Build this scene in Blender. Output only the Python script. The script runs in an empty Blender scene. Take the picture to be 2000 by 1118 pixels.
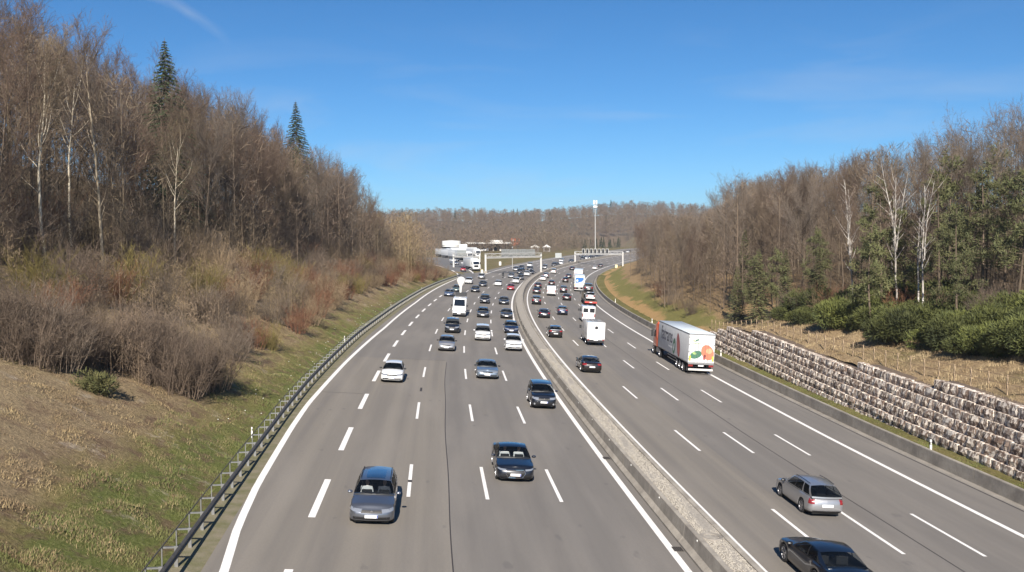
import bpy, bmesh, math, random
import numpy as np
from mathutils import Vector, Matrix
rad = math.radians
SC = bpy.context.scene
COL = SC.collection
# ------------------------------------------------------------------ camera, sky, sun, exposure
CAM_H = 12.271; FPX = 1801.5; HORIZON = 472.13; ROLL = -0.006056
cam_d = bpy.data.cameras.new("camera"); cam = bpy.data.objects.new("camera", cam_d); COL.objects.link(cam)
SC.camera = cam
cam_d.sensor_width = 36.0; cam_d.lens = FPX / 2000.0 * 36.0
cam_d.clip_start = 0.2; cam_d.clip_end = 9000
PITCH = math.atan((559.0 - HORIZON) / FPX)
cam.matrix_world = Matrix.Translation((0, 0, CAM_H)) @ Matrix.Rotation(math.pi / 2 - PITCH, 4, 'X') @ Matrix.Rotation(ROLL, 4, 'Z')

SUN_EL = rad(34.0); SUN_AZ = rad(2.0)         # shadows fall towards azimuth SUN_AZ, right of +Y
sun_d = bpy.data.lights.new("sun", 'SUN'); sun = bpy.data.objects.new("sun", sun_d); COL.objects.link(sun)
sun_d.energy = 5.0; sun_d.angle = rad(0.53); sun_d.color = (1.0, 0.93, 0.83)
sdir = Vector((math.sin(SUN_AZ) * math.cos(SUN_EL), math.cos(SUN_AZ) * math.cos(SUN_EL), -math.sin(SUN_EL)))
sun.rotation_euler = sdir.to_track_quat('-Z', 'Y').to_euler(); sun.location = (0, -40, 60)

W = bpy.data.worlds.new("World"); SC.world = W; W.use_nodes = True
nt = W.node_tree; N = nt.nodes; LK = nt.links
bg = N["Background"]; bg.inputs[1].default_value = 0.068
sky = N.new('ShaderNodeTexSky'); sky.sky_type = 'NISHITA'; sky.sun_disc = False
sky.sun_elevation = SUN_EL; sky.sun_rotation = math.pi + SUN_AZ
sky.air_density = 1.0; sky.dust_density = 0.55; sky.ozone_density = 1.0; sky.altitude = 2600
hsv = N.new('ShaderNodeHueSaturation'); hsv.inputs['Saturation'].default_value = 1.10; hsv.inputs['Value'].default_value = 1.0
gam = N.new('ShaderNodeMixRGB'); gam.blend_type = 'MULTIPLY'; gam.inputs[0].default_value = 1; gam.inputs[2].default_value = (.45, .70, .91, 1)
LK.new(sky.outputs[0], gam.inputs[1]); LK.new(gam.outputs[0], hsv.inputs['Color'])
# thin cirrus veils and one old contrail, laid out on the dome of the sky
tc = N.new('ShaderNodeTexCoord')
def wm(op, a, b=None, c=None):
    n = N.new('ShaderNodeMath'); n.operation = op
    for i, v in enumerate((a, b, c)):
        if v is None: continue
        if isinstance(v, (int, float)): n.inputs[i].default_value = v
        else: LK.new(v, n.inputs[i])
    return n.outputs[0]
sep = N.new('ShaderNodeSeparateXYZ'); LK.new(tc.outputs['Generated'], sep.inputs[0])
az = wm('ARCTAN2', sep.outputs[0], sep.outputs[1]); el = wm('ARCSINE', sep.outputs[2])
cmb = N.new('ShaderNodeCombineXYZ'); LK.new(az, cmb.inputs[0]); LK.new(el, cmb.inputs[1])
mp = N.new('ShaderNodeMapping'); mp.inputs['Scale'].default_value = (2.2, 13.0, 1); mp.inputs['Rotation'].default_value = (0, 0, -0.05)
LK.new(cmb.outputs[0], mp.inputs[0])
nz = N.new('ShaderNodeTexNoise'); nz.inputs['Scale'].default_value = 1.6; nz.inputs['Detail'].default_value = 6; nz.inputs['Roughness'].default_value = 0.55
nz.inputs['Distortion'].default_value = 0.6
LK.new(mp.outputs[0], nz.inputs['Vector'])
rmp = N.new('ShaderNodeMapRange'); rmp.inputs[1].default_value = 0.50; rmp.inputs[2].default_value = 0.80; rmp.inputs[4].default_value = 0.5
LK.new(nz.outputs[0], rmp.inputs[0])
fade = N.new('ShaderNodeMapRange'); fade.inputs[1].default_value = 0.24; fade.inputs[2].default_value = 0.06; LK.new(el, fade.inputs[0])
veil = wm('MULTIPLY', rmp.outputs[0], fade.outputs[0])
# contrail: a bent, slightly frayed streak
wob = N.new('ShaderNodeTexNoise'); wob.inputs['Scale'].default_value = 22; wob.inputs['Detail'].default_value = 5; LK.new(cmb.outputs[0], wob.inputs['Vector'])
da = wm('SUBTRACT', az, -0.352)
cen = wm('ADD', wm('ADD', wm('MULTIPLY', da, -0.42), 0.239), wm('MULTIPLY', wm('MULTIPLY', da, da), -2.2))
dist = wm('ABSOLUTE', wm('SUBTRACT', wm('ADD', el, wm('MULTIPLY', wm('SUBTRACT', wob.outputs[0], 0.5), 0.012)), cen))
tr = N.new('ShaderNodeMapRange'); tr.inputs[1].default_value = 0.0085; tr.inputs[2].default_value = 0.0; LK.new(dist, tr.inputs[0])
ends = N.new('ShaderNodeMapRange'); ends.inputs[1].default_value = 0.062; ends.inputs[2].default_value = 0.02; LK.new(wm('ABSOLUTE', da), ends.inputs[0])
trail = wm('MULTIPLY', wm('MULTIPLY', wm('MULTIPLY', tr.outputs[0], ends.outputs[0]), wob.outputs[0]), 0.42)
cloudf = wm('MINIMUM', wm('ADD', veil, trail), 0.8)
mixc = N.new('ShaderNodeMixRGB'); LK.new(cloudf, mixc.inputs[0]); LK.new(hsv.outputs[0], mixc.inputs[1]); mixc.inputs[2].default_value = (5.2, 5.6, 6.2, 1)
LK.new(mixc.outputs[0], bg.inputs[0])

SC.view_settings.view_transform = 'Standard'; SC.view_settings.look = 'None'
SC.view_settings.exposure = 0.86; SC.view_settings.gamma = 1.0
SC.view_settings.use_curve_mapping = False
SC.cycles.max_bounces = 6; SC.cycles.transparent_max_bounces = 12; SC.cycles.volume_bounces = 0
SC.cycles.use_denoising = True

# ------------------------------------------------------------------ helpers
rng = np.random.default_rng(11); R = random.Random(5)
def tag(o, label=None, cat=None, group=None, kind=None):
    if label: o['label'] = label
    if cat: o['category'] = cat
    if group: o['group'] = group
    if kind: o['kind'] = kind
    return o
def empty(name, M=None):
    o = bpy.data.objects.new(name, None); o.empty_display_size = 0.3; COL.objects.link(o)
    if M is not None: o.matrix_world = M
    return o
def link(name, me, parent=None, M=None):
    o = bpy.data.objects.new(name, me); COL.objects.link(o)
    if parent: o.parent = parent
    if M is not None: o.matrix_basis = M
    return o
class MB:
    def __init__(s): s.v = []; s.f = []; s.m = []; s.mats = []
    def mi(s, m):
        if m not in s.mats: s.mats.append(m)
        return s.mats.index(m)
    def face(s, pts, m):
        b = len(s.v); s.v += [tuple(p) for p in pts]; s.f.append(tuple(range(b, b + len(pts)))); s.m.append(s.mi(m))
    def grid(s, G, m, flip=False, wrap=False, mf=None):
        nr, nc = len(G), len(G[0]); b = len(s.v)
        for r in G: s.v += [tuple(p) for p in r]
        for i in range(nr - 1):
            for j in range(nc if wrap else nc - 1):
                j2 = (j + 1) % nc
                q = (b + i * nc + j, b + i * nc + j2, b + (i + 1) * nc + j2, b + (i + 1) * nc + j)
                mm = mf(i, j) if mf else m
                if mm is None: continue
                s.f.append(q[::-1] if flip else q); s.m.append(s.mi(mm))
    def box(s, x0, x1, y0, y1, z0, z1, m, M=None):
        c = [(x0, y0, z0), (x1, y0, z0), (x1, y1, z0), (x0, y1, z0), (x0, y0, z1), (x1, y0, z1), (x1, y1, z1), (x0, y1, z1)]
        if M is not None: c = [tuple(M @ Vector(p)) for p in c]
        b = len(s.v); s.v += c
        for q in ((3, 2, 1, 0), (4, 5, 6, 7), (0, 1, 5, 4), (1, 2, 6, 5), (2, 3, 7, 6), (3, 0, 4, 7)):
            s.f.append(tuple(b + i for i in q)); s.m.append(s.mi(m))
    def tube(s, p0, p1, r0, r1, m, n=8, caps=True):
        p0, p1 = Vector(p0), Vector(p1); d = (p1 - p0)
        if d.length < 1e-6: return
        d.normalize(); u = d.orthogonal().normalized(); w = d.cross(u)
        b = len(s.v)
        for p, r in ((p0, r0), (p1, r1)):
            for k in range(n):
                a = 2 * math.pi * k / n; s.v.append(tuple(p + (u * math.cos(a) + w * math.sin(a)) * r))
        mi = s.mi(m)
        for k in range(n):
            k2 = (k + 1) % n; s.f.append((b + k, b + k2, b + n + k2, b + n + k)); s.m.append(mi)
        if caps:
            s.f.append(tuple(b + k for k in range(n))[::-1]); s.m.append(mi)
            s.f.append(tuple(b + n + k for k in range(n))); s.m.append(mi)
    def lathe(s, prof, m, n=16, axis='z', M=None):   # prof: (radius, height)
        G = []
        for k in range(n):
            a = 2 * math.pi * k / n
            row = []
            for r, h in prof:
                p = (r * math.cos(a), r * math.sin(a), h)
                if axis == 'y': p = (p[0], p[2], p[1])
                if axis == 'x': p = (p[2], p[0], p[1])
                if M is not None: p = tuple(M @ Vector(p))
                row.append(p)
            G.append(row)
        G.append(G[0]); s.grid(G, m, flip=(axis != 'y'))
    def mesh(s, name, smooth=None):
        me = bpy.data.meshes.new(name); me.from_pydata(s.v, [], s.f); me.update()
        for m in s.mats: me.materials.append(m)
        if len(s.mats) > 1: me.polygons.foreach_set('material_index', s.m)
        if smooth is not None:
            bm = bmesh.new(); bm.from_mesh(me); bmesh.ops.remove_doubles(bm, verts=bm.verts, dist=1e-4)
            bmesh.ops.recalc_face_normals(bm, faces=bm.faces) if smooth == 'recalc' else None
            bm.to_mesh(me); bm.free()
            me.polygons.foreach_set('use_smooth', [True] * len(me.polygons))
            me.set_sharp_from_angle(angle=rad(38))
        return me
    def build(s, name, parent=None, smooth=None, M=None): return link(name, s.mesh(name, smooth), parent, M)
def np_mesh(name, V, F, mat=None, smooth=False):
    me = bpy.data.meshes.new(name); V = np.asarray(V, dtype=np.float32); F = np.asarray(F, dtype=np.int32); k = F.shape[1]
    me.vertices.add(len(V)); me.vertices.foreach_set('co', V.ravel())
    me.loops.add(F.size); me.loops.foreach_set('vertex_index', F.ravel())
    me.polygons.add(len(F)); me.polygons.foreach_set('loop_start', np.arange(0, F.size, k, dtype=np.int32))
    me.update(calc_edges=True); me.validate()
    if smooth: me.polygons.foreach_set('use_smooth', np.ones(len(F), dtype=bool))
    if mat: me.materials.append(mat)
    return me

# ------------------------------------------------------------------ materials
def newmat(name):
    m = bpy.data.materials.new(name); m.use_nodes = True
    return m, m.node_tree.nodes, m.node_tree.links, m.node_tree.nodes['Principled BSDF']
def rgba(c): return (c[0], c[1], c[2], 1)
def mat(name, col, rough=0.6, metal=0.0, coat=0.0, spec=0.5, var=0.0, scale=8.0, col2=None, bump=0.0, bscale=30.0):
    m, n, l, b = newmat(name)
    b.inputs['Base Color'].default_value = rgba(col); b.inputs['Roughness'].default_value = rough; b.inputs['Metallic'].default_value = metal
    b.inputs['Coat Weight'].default_value = coat; b.inputs['Coat Roughness'].default_value = 0.04; b.inputs['Specular IOR Level'].default_value = spec
    if var > 0 or col2:
        t = n.new('ShaderNodeTexCoord'); z = n.new('ShaderNodeTexNoise'); z.inputs['Scale'].default_value = scale; z.inputs['Detail'].default_value = 5
        l.new(t.outputs['Object'], z.inputs['Vector'])
        mx = n.new('ShaderNodeMixRGB'); rr = n.new('ShaderNodeMapRange'); rr.inputs[1].default_value = .32; rr.inputs[2].default_value = .68
        l.new(z.outputs[0], rr.inputs[0]); l.new(rr.outputs[0], mx.inputs[0])
        c2 = col2 or tuple(x * (1 - var) for x in col)
        mx.inputs[1].default_value = rgba(col); mx.inputs[2].default_value = rgba(c2); l.new(mx.outputs[0], b.inputs['Base Color'])
    if bump > 0:
        t = n.new('ShaderNodeTexCoord'); z = n.new('ShaderNodeTexNoise'); z.inputs['Scale'].default_value = bscale; z.inputs['Detail'].default_value = 6
        l.new(t.outputs['Object'], z.inputs['Vector']); bp = n.new('ShaderNodeBump'); bp.inputs['Strength'].default_value = bump; bp.inputs['Distance'].default_value = .05
        l.new(z.outputs[0], bp.inputs['Height']); l.new(bp.outputs[0], b.inputs['Normal'])
    return m
def obvar(m, amt=0.25):      # per-object brightness variation
    n, l = m.node_tree.nodes, m.node_tree.links; b = n['Principled BSDF']
    oi = n.new('ShaderNodeObjectInfo'); mr = n.new('ShaderNodeMapRange'); mr.inputs[3].default_value = 1 - amt; mr.inputs[4].default_value = 1 + amt
    l.new(oi.outputs['Random'], mr.inputs[0]); hs = n.new('ShaderNodeHueSaturation'); l.new(mr.outputs[0], hs.inputs['Value'])
    src = b.inputs['Base Color']
    if src.is_linked: l.new(src.links[0].from_socket, hs.inputs['Color'])
    else: hs.inputs['Color'].default_value = src.default_value
    l.new(hs.outputs[0], src)
    return m

# ------------------------------------------------------------------ the line of the motorway: s along, t to the right of the reference line
KS = [0, 50, 100, 150, 200, 260, 330, 420, 550, 750]; KV = [.000078, .00039, .000808, .000697, .000804, .000844, .001305, .000733, -.000277, .001005]
BS = [0, 60, 120, 200, 330, 750]; BV = [.060965, .065671, .056165, .065118, .068945, .074329]
ES = [0, 60, 120, 200, 300, 400, 550, 750]; EV = [-.000791, .006579, .001093, .002828, .010176, .01443, .009057, .003983]
_s = np.arange(0, 901, 1.0); _k = np.interp(_s, KS, KV); _th = -0.0932087 + np.cumsum(_k) - _k[0]
_x = 8.368494 + np.cumsum(np.sin(_th)); _y = np.cumsum(np.cos(_th)); _e = np.cumsum(np.interp(_s, ES, EV))
pre = np.arange(-90, 0, 1.0)
S_ = np.concatenate([pre, _s]); TH = np.concatenate([np.full(90, _th[0]), _th])
AX = np.concatenate([_x[0] + np.sin(_th[0]) * pre, _x]); AY = np.concatenate([_y[0] + np.cos(_th[0]) * pre, _y]); EZ = np.concatenate([np.full(90, _e[0]), _e])
BK = np.interp(S_, BS, BV)
def ip(a, s): return np.interp(s, S_, a)
def roadz(s, t): return ip(EZ, s) - ip(BK, s) * t
def xy(s, t):
    th = ip(TH, s); return ip(AX, s) + t * np.cos(th), ip(AY, s) - t * np.sin(th)
def P(s, t, dz=0.0):
    x, y = xy(s, t); return Vector((float(x), float(y), float(roadz(s, t)) + dz))
def frame(s, t, direction=1, dz=0.0, level=False):
    a = P(s - .5, t); b = P(s + .5, t); f = (b - a).normalized() * direction
    if level: f.z = 0; f.normalize()
    up = Vector((0, 0, 1))
    if not level:
        r = (P(s, t + .5) - P(s, t - .5)).normalized() * direction; up = r.cross(f).normalized()
    left = up.cross(f).normalized()
    M = Matrix((f, left, f.cross(left))).transposed().to_4x4(); M.translation = P(s, t, dz)
    return M
def st_of(x, y):
    d = (AX - x) ** 2 + (AY - y) ** 2; j = int(np.argmin(d)); dx, dy = x - AX[j], y - AY[j]
    return S_[j] + dx * math.sin(TH[j]) + dy * math.cos(TH[j]), dx * math.cos(TH[j]) - dy * math.sin(TH[j])
def sheet(name, ss, ts, zf, m, uv=True, smooth=True, kind='structure'):
    """ribbon over s x t; ts may be a list of functions of s or numbers"""
    ss = np.asarray(ss, float); T = np.stack([np.asarray([t(s) if callable(t) else t for s in ss], float) for t in ts], 1)
    Sg = np.repeat(ss[:, None], T.shape[1], 1); X, Y = xy(Sg, T); Z = zf(Sg, T)
    n, k = T.shape; V = np.stack([X, Y, Z], -1).reshape(-1, 3)
    idx = np.arange(n * k).reshape(n, k); F = np.stack([idx[:-1, :-1], idx[:-1, 1:], idx[1:, 1:], idx[1:, :-1]], -1).reshape(-1, 4)
    me = np_mesh(name, V, F, m, smooth)
    if uv:
        u = me.uv_layers.new(name='st'); li = np.zeros(len(me.loops), np.int32); me.loops.foreach_get('vertex_index', li)
        u.data.foreach_set('uv', np.stack([Sg.ravel()[li], T.ravel()[li]], -1).astype(np.float32).ravel())
    o = link(name, me)
    if kind: o['kind'] = kind
    return o
def srange(a, b, step=2.0): return np.arange(a, b + 1e-6, step)
_ph = np.random.default_rng(3).uniform(0, 6.28, (24, 3)); _fr = np.random.default_rng(4).uniform(.25, 2.2, (24, 2))
def bumps(a, b, amp=.12, sc=1.0):
    z = 0
    for i in range(24): z = z + np.sin(a * _fr[i, 0] * sc + _ph[i, 0] + 1.3 * np.sin(b * _fr[i, 1] * .6 * sc + _ph[i, 2])) * np.cos(b * _fr[i, 1] * sc + _ph[i, 1])
    return z * amp / 3.5
# ------------------------------------------------------------------ road materials
def uvnodes(n, l):
    u = n.new('ShaderNodeUVMap'); u.uv_map = 'st'; sp = n.new('ShaderNodeSeparateXYZ'); l.new(u.outputs[0], sp.inputs[0]); return u, sp
def nmath(n, l, op, a, b=None, c=None, clamp=False):
    q = n.new('ShaderNodeMath'); q.operation = op; q.use_clamp = clamp
    for i, v in enumerate((a, b, c)):
        if v is None: continue
        if isinstance(v, (int, float)): q.inputs[i].default_value = v
        else: l.new(v, q.inputs[i])
    return q.outputs[0]
def mixrgb(n, l, f, a, b, mode='MIX'):
    q = n.new('ShaderNodeMixRGB'); q.blend_type = mode
    for i, v in enumerate((f, a, b)):
        if isinstance(v, (int, float)): q.inputs[i].default_value = v
        elif isinstance(v, tuple): q.inputs[i].default_value = rgba(v)
        else: l.new(v, q.inputs[i])
    return q.outputs[0]
def noise(n, l, vec, scale=(1, 1, 1), s=1.0, d=4, r=.55):
    mp = n.new('ShaderNodeMapping'); mp.inputs['Scale'].default_value = scale; l.new(vec, mp.inputs[0])
    z = n.new('ShaderNodeTexNoise'); z.inputs['Scale'].default_value = s; z.inputs['Detail'].default_value = d; z.inputs['Roughness'].default_value = r
    l.new(mp.outputs[0], z.inputs['Vector']); return z.outputs[0]
def ramp(n, l, f, a, b, lo=0.0, hi=1.0):
    q = n.new('ShaderNodeMapRange'); q.inputs[1].default_value = a; q.inputs[2].default_value = b; q.inputs[3].default_value = lo; q.inputs[4].default_value = hi
    l.new(f, q.inputs[0]); return q.outputs[0]

def asphalt(name, right):
    m, n, l, b = newmat(name); u, sp = uvnodes(n, l); S, T = sp.outputs[0], sp.outputs[1]
    grey = (.186, .170, .152); warm = (.236, .208, .170)
    if not right:
        seam = nmath(n, l, 'MULTIPLY', nmath(n, l, 'LESS_THAN', T, -7.53), nmath(n, l, 'LESS_THAN', S, 88.6))
        base = mixrgb(n, l, nmath(n, l, 'MULTIPLY', seam, .75), grey, warm)
        lanes = [(-15, 1.9), (-11.2, 1.9), (-7.55, 1.8), (-4.05, 1.7), (-.55, 1.7)]
    else:
        seam = nmath(n, l, 'MULTIPLY', nmath(n, l, 'LESS_THAN', T, 8.6), nmath(n, l, 'LESS_THAN', S, 300))
        base = mixrgb(n, l, nmath(n, l, 'MULTIPLY', seam, .8), grey, warm)
        lanes = [(5.9, 1.7), (9.3, 1.7), (12.7, 1.7), (16.3, 1.8)]
    # darker oily middle and tyre bands of each lane
    tot = None
    for c, w in lanes:
        d = nmath(n, l, 'ABSOLUTE', nmath(n, l, 'SUBTRACT', T, c)); band = ramp(n, l, nmath(n, l, 'ABSOLUTE', nmath(n, l, 'SUBTRACT', d, .8)), .55, .1)
        tot = band if tot is None else nmath(n, l, 'ADD', tot, band)
    st = noise(n, l, u.outputs[0], (.012, 1.1, 1), 1.0, 5, .6); st2 = noise(n, l, u.outputs[0], (.05, .35, 1), 1.0, 5, .6)
    col = mixrgb(n, l, nmath(n, l, 'MULTIPLY', tot, .26), base, (.130, .119, .107))
    col = mixrgb(n, l, ramp(n, l, st, .40, .66, 0, .55), col, (.142, .129, .117))
    col = mixrgb(n, l, ramp(n, l, st2, .46, .70, 0, .5), col, (.27, .242, .21))
    fine = noise(n, l, u.outputs[0], (1, 1, 1), 9.0, 6, .75)
    col = mixrgb(n, l, ramp(n, l, fine, .3, .75, 0, .42), col, (.13, .117, .107))
    sp_ = noise(n, l, u.outputs[0], (.35, .8, 1), 1.7, 2, .4)
    col = mixrgb(n, l, ramp(n, l, sp_, .70, .76, 0, .35), col, (.085, .08, .078))
    l.new(col, b.inputs['Base Color']); b.inputs['Roughness'].default_value = .82; b.inputs['Specular IOR Level'].default_value = .35
    f2 = noise(n, l, u.outputs[0], (1, 1, 1), 60.0, 3, .7); bp = n.new('ShaderNodeBump'); bp.inputs['Strength'].default_value = .25; bp.inputs['Distance'].default_value = .02
    l.new(f2, bp.inputs['Height']); l.new(bp.outputs[0], b.inputs['Normal'])
    return m
def paintmat():
    m, n, l, b = newmat("road_paint"); u, sp = uvnodes(n, l)
    z = noise(n, l, u.outputs[0], (.6, 2.5, 1), 3.0, 6, .7)
    col = mixrgb(n, l, ramp(n, l, z, .50, .78, 0, .55), (.80, .77, .73), (.40, .37, .34)); l.new(col, b.inputs['Base Color']); b.inputs['Roughness'].default_value = .6
    return m
def grassmat(name, kind):
    m, n, l, b = newmat(name); u, sp = uvnodes(n, l); S, T = sp.outputs[0], sp.outputs[1]
    green = (.135, .158, .042); olive = (.220, .185, .072); tan = (.300, .222, .132); brown = (.165, .105, .072); straw = (.46, .36, .225)
    big = noise(n, l, u.outputs[0], (.10, .22, 1), 1.0, 5, .6); mid = noise(n, l, u.outputs[0], (.7, .9, 1), 1.0, 6, .65); fine = noise(n, l, u.outputs[0], (3, 3, 1), 1.6, 8, .75)
    if kind == 'left':
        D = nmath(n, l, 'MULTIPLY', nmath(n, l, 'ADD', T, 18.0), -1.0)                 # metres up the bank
        f = nmath(n, l, 'ADD', D, ramp(n, l, big, .3, .7, -1.6, 2.2)); near = ramp(n, l, S, 36, 52, .4, 0.0); f = nmath(n, l, 'SUBTRACT', f, near)
        c = mixrgb(n, l, ramp(n, l, f, 1.8, 3.6), green, olive); c = mixrgb(n, l, ramp(n, l, f, 3.2, 5.6), c, tan)
        c = mixrgb(n, l, ramp(n, l, mid, .48, .62, 0, .8), c, brown); c = mixrgb(n, l, ramp(n, l, f, 6, 12, 0, .5), c, straw)
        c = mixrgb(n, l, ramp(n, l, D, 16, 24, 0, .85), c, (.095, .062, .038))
        gp = noise(n, l, u.outputs[0], (.4, .5, 1), 1.0, 4, .6); c = mixrgb(n, l, ramp(n, l, gp, .58, .70, 0, .4), c, (.19, .17, .065)); lit = noise(n, l, u.outputs[0], (.55, .45, 1), 1.0, 7, .75); c = mixrgb(n, l, ramp(n, l, lit, .57, .66, 0, .65), c, (.50, .42, .33))
    elif kind == 'strip':
        c = mixrgb(n, l, ramp(n, l, big, .35, .65), (.105, .112, .03), olive); c = mixrgb(n, l, ramp(n, l, mid, .55, .75, 0, .6), c, tan)
    elif kind == 'right':
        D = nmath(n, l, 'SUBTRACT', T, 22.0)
        far = ramp(n, l, S, 112, 128); f = nmath(n, l, 'ADD', D, ramp(n, l, big, .3, .7, -2.0, 2.0))
        cf = mixrgb(n, l, ramp(n, l, f, .3, 1.6), (.17, .165, .055), (.44, .28, .125)); cf = mixrgb(n, l, ramp(n, l, f, 3.2, 4.6), cf, (.20, .185, .06)); cf = mixrgb(n, l, ramp(n, l, f, 6.5, 8.5), cf, (.34, .23, .12))
        cn = mixrgb(n, l, ramp(n, l, mid, .4, .7), (.42, .305, .18), (.27, .185, .11)); cn = mixrgb(n, l, ramp(n, l, big, .52, .68, 0, .7), cn, (.17, .15, .06))
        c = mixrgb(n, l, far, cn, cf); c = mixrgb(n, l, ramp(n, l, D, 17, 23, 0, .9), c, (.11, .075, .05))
    else:
        c = mixrgb(n, l, ramp(n, l, big, .35, .65), (.12, .12, .045), (.20, .15, .08)); c = mixrgb(n, l, ramp(n, l, mid, .5, .7, 0, .5), c, (.11, .075, .05))
    c = mixrgb(n, l, ramp(n, l, fine, .42, .72, 0, .5), c, (.06, .045, .022)); c = mixrgb(n, l, ramp(n, l, fine, .52, .25, 0, .35), c, (.40, .32, .19))
    l.new(c, b.inputs['Base Color']); b.inputs['Roughness'].default_value = .95; b.inputs['Specular IOR Level'].default_value = .1
    bp = n.new('ShaderNodeBump'); bp.inputs['Strength'].default_value = .9; bp.inputs['Distance'].default_value = .25
    l.new(nmath(n, l, 'ADD', fine, mid), bp.inputs['Height']); l.new(bp.outputs[0], b.inputs['Normal'])
    return m
def concretemat(name, base=(.37, .335, .285), dark=(.23, .205, .175)):
    m, n, l, b = newmat(name); t = n.new('ShaderNodeTexCoord')
    a = noise(n, l, t.outputs['Object'], (1, 1, 1), .8, 6, .65); f = noise(n, l, t.outputs['Object'], (1, 1, 1), 7, 5, .7)
    c = mixrgb(n, l, ramp(n, l, a, .38, .68), base, dark); c = mixrgb(n, l, ramp(n, l, f, .45, .75, 0, .4), c, tuple(x * .7 for x in dark))
    l.new(c, b.inputs['Base Color']); b.inputs['Roughness'].default_value = .85; b.inputs['Specular IOR Level'].default_value = .25
    bp = n.new('ShaderNodeBump'); bp.inputs['Strength'].default_value = .3; bp.inputs['Distance'].default_value = .02; l.new(f, bp.inputs['Height']); l.new(bp.outputs[0], b.inputs['Normal'])
    return m
A_L = asphalt("asphalt_left", False); A_R = asphalt("asphalt_right", True); PAINT = paintmat()
CONC = concretemat("barrier_concrete"); CONC_D = concretemat("gutter_concrete", (.30, .27, .235), (.20, .18, .155))
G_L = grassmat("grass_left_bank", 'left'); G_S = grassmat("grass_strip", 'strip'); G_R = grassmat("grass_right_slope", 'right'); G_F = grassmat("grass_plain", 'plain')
TAR = mat("tar_joint", (.035, .03, .03), .8); DIRT = mat("dirt", (.20, .17, .115), .95, col2=(.12, .115, .05), scale=1.5, bump=.6, bscale=8)
STEEL = mat("galvanised_steel", (.40, .40, .40), .42, .75, var=.25, scale=6); DARKSTEEL = mat("weathered_steel", (.125, .11, .092), .6, .35, var=.3, scale=5)
WHITE_PL = mat("white_plastic", (.78, .77, .74), .45); BLACK_PL = mat("black_plastic", (.02, .02, .022), .5)

# ------------------------------------------------------------------ motorway surfaces
L1S = [0, 32, 36.5, 42.5, 55, 63, 84, 117, 164, 217, 270, 285]; L1T = [-12.6, -15.45, -15.95, -16.33, -16.72, -16.85, -16.65, -16.1, -16.05, -16.8, -17.3, -17.6]
RAILS = [0, 29.5, 37.8, 57, 69, 105, 131, 168, 202, 236, 265]; RAILT = [-16.5, -16.87, -17.08, -17.5, -17.7, -17.75, -17.6, -17.6, -17.8, -17.75, -17.5]
OFF = dict(L2=-13.27, A=-9.38, B=-5.76, C=-2.33, R1=1.19, R2=4.2, D1=7.69, D2=11.0, D3=14.52, R3=18.16)
def l1(s): return float(np.interp(s, L1S, L1T))
def railt(s): return float(np.interp(s, RAILS, RAILT))
def left_edge(s):
    if s < 250: return railt(s) + .75
    return float(np.interp(s, [250, 262, 276, 290, 300, 320, 760], [railt(250) + .75, -17.6, -18.2, -17.2, -16.4, -15.9, -15.9]))
ss = np.concatenate([srange(-80, 300, 2), srange(304, 880, 4)])
sheet("motorway_left", ss, [left_edge, -13, -9.4, -5.8, -2.3, 1.95], lambda s, t: roadz(s, t), A_L)
sheet("motorway_right", ss, [3.35, 7.7, 11, 14.5, 18.2, 21.25], lambda s, t: roadz(s, t), A_R)
def solid(name, tf, w, a, b, step=2.0, lift=.004):
    return sheet(name, srange(a, b, step), [lambda s: tf(s) - w / 2, lambda s: tf(s) + w / 2], lambda s, t: roadz(s, t) + lift, PAINT)
solid("lane_marking", l1, .32, -60, 271)
solid("lane_marking", lambda s: OFF['R1'], .30, -60, 880); solid("lane_marking", lambda s: OFF['R2'], .22, -60, 880); solid("lane_marking", lambda s: OFF['R3'], .30, -60, 880)
solid("lane_marking", lambda s: OFF['L2'], .30, 272, 880)
def dashes(name, t, w, start, period, n, length=6.0):
    V, F, UV = [], [], []
    for i in range(n):
        a = start + period * i; q = np.array([a, a + length * .5, a + length]); b0 = len(V)
        for s in q:
            for tt in (t - w / 2, t + w / 2): p = P(s, tt, .004); V.append(tuple(p)); UV.append((s, tt))
        F += [(b0, b0 + 1, b0 + 3, b0 + 2), (b0 + 2, b0 + 3, b0 + 5, b0 + 4)]
    me = np_mesh(name, V, F, PAINT); u = me.uv_layers.new(name='st'); li = np.zeros(len(me.loops), np.int32); me.loops.foreach_get('vertex_index', li)
    u.data.foreach_set('uv', np.array(UV, np.float32)[li].ravel()); o = link(name, me); o['kind'] = 'structure'
dashes("lane_marking", OFF['L2'], .30, 2.0, 12, 19)
for k in 'ABC': dashes("lane_marking", OFF[k], .17, 5.5, 18, 36)
for k in ('D1', 'D2', 'D3'): dashes("lane_marking", OFF[k], .17, -.5, 18, 36)
def joint(name, tf, w, a, b, m=TAR): return sheet(name, srange(a, b, 1.5), [lambda s: tf(s) - w / 2, lambda s: tf(s) + w / 2], lambda s, t: roadz(s, t) + .004, m)
joint("pavement_joint", lambda s: -7.53 + .03 * math.sin(s * .31), .05, -40, 88.5); joint("pavement_joint", lambda s: 12.42 + .04 * math.sin(s * .2), .06, -40, 120)
joint("pavement_joint", lambda s: 20.95, .10, -60, 330)
dp = sheet("tar_patch", [44.0, 44.4], [-9.47, -9.27], lambda s, t: roadz(s, t) + .010, TAR); dp['kind'] = 'structure'
sheet("tar_patch", [70.2, 71.9], [-9.46, -9.30], lambda s, t: roadz(s, t) + .008, TAR)
# transverse joints of the old surface
for sj, a, b in ((88.6, -13.0, -7.6), (68.0, -16.6, -13.6)):
    sheet("pavement_joint", [sj - .04, sj + .04], np.linspace(a, b, 5), lambda s, t: roadz(s, t) + .004, TAR)
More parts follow.
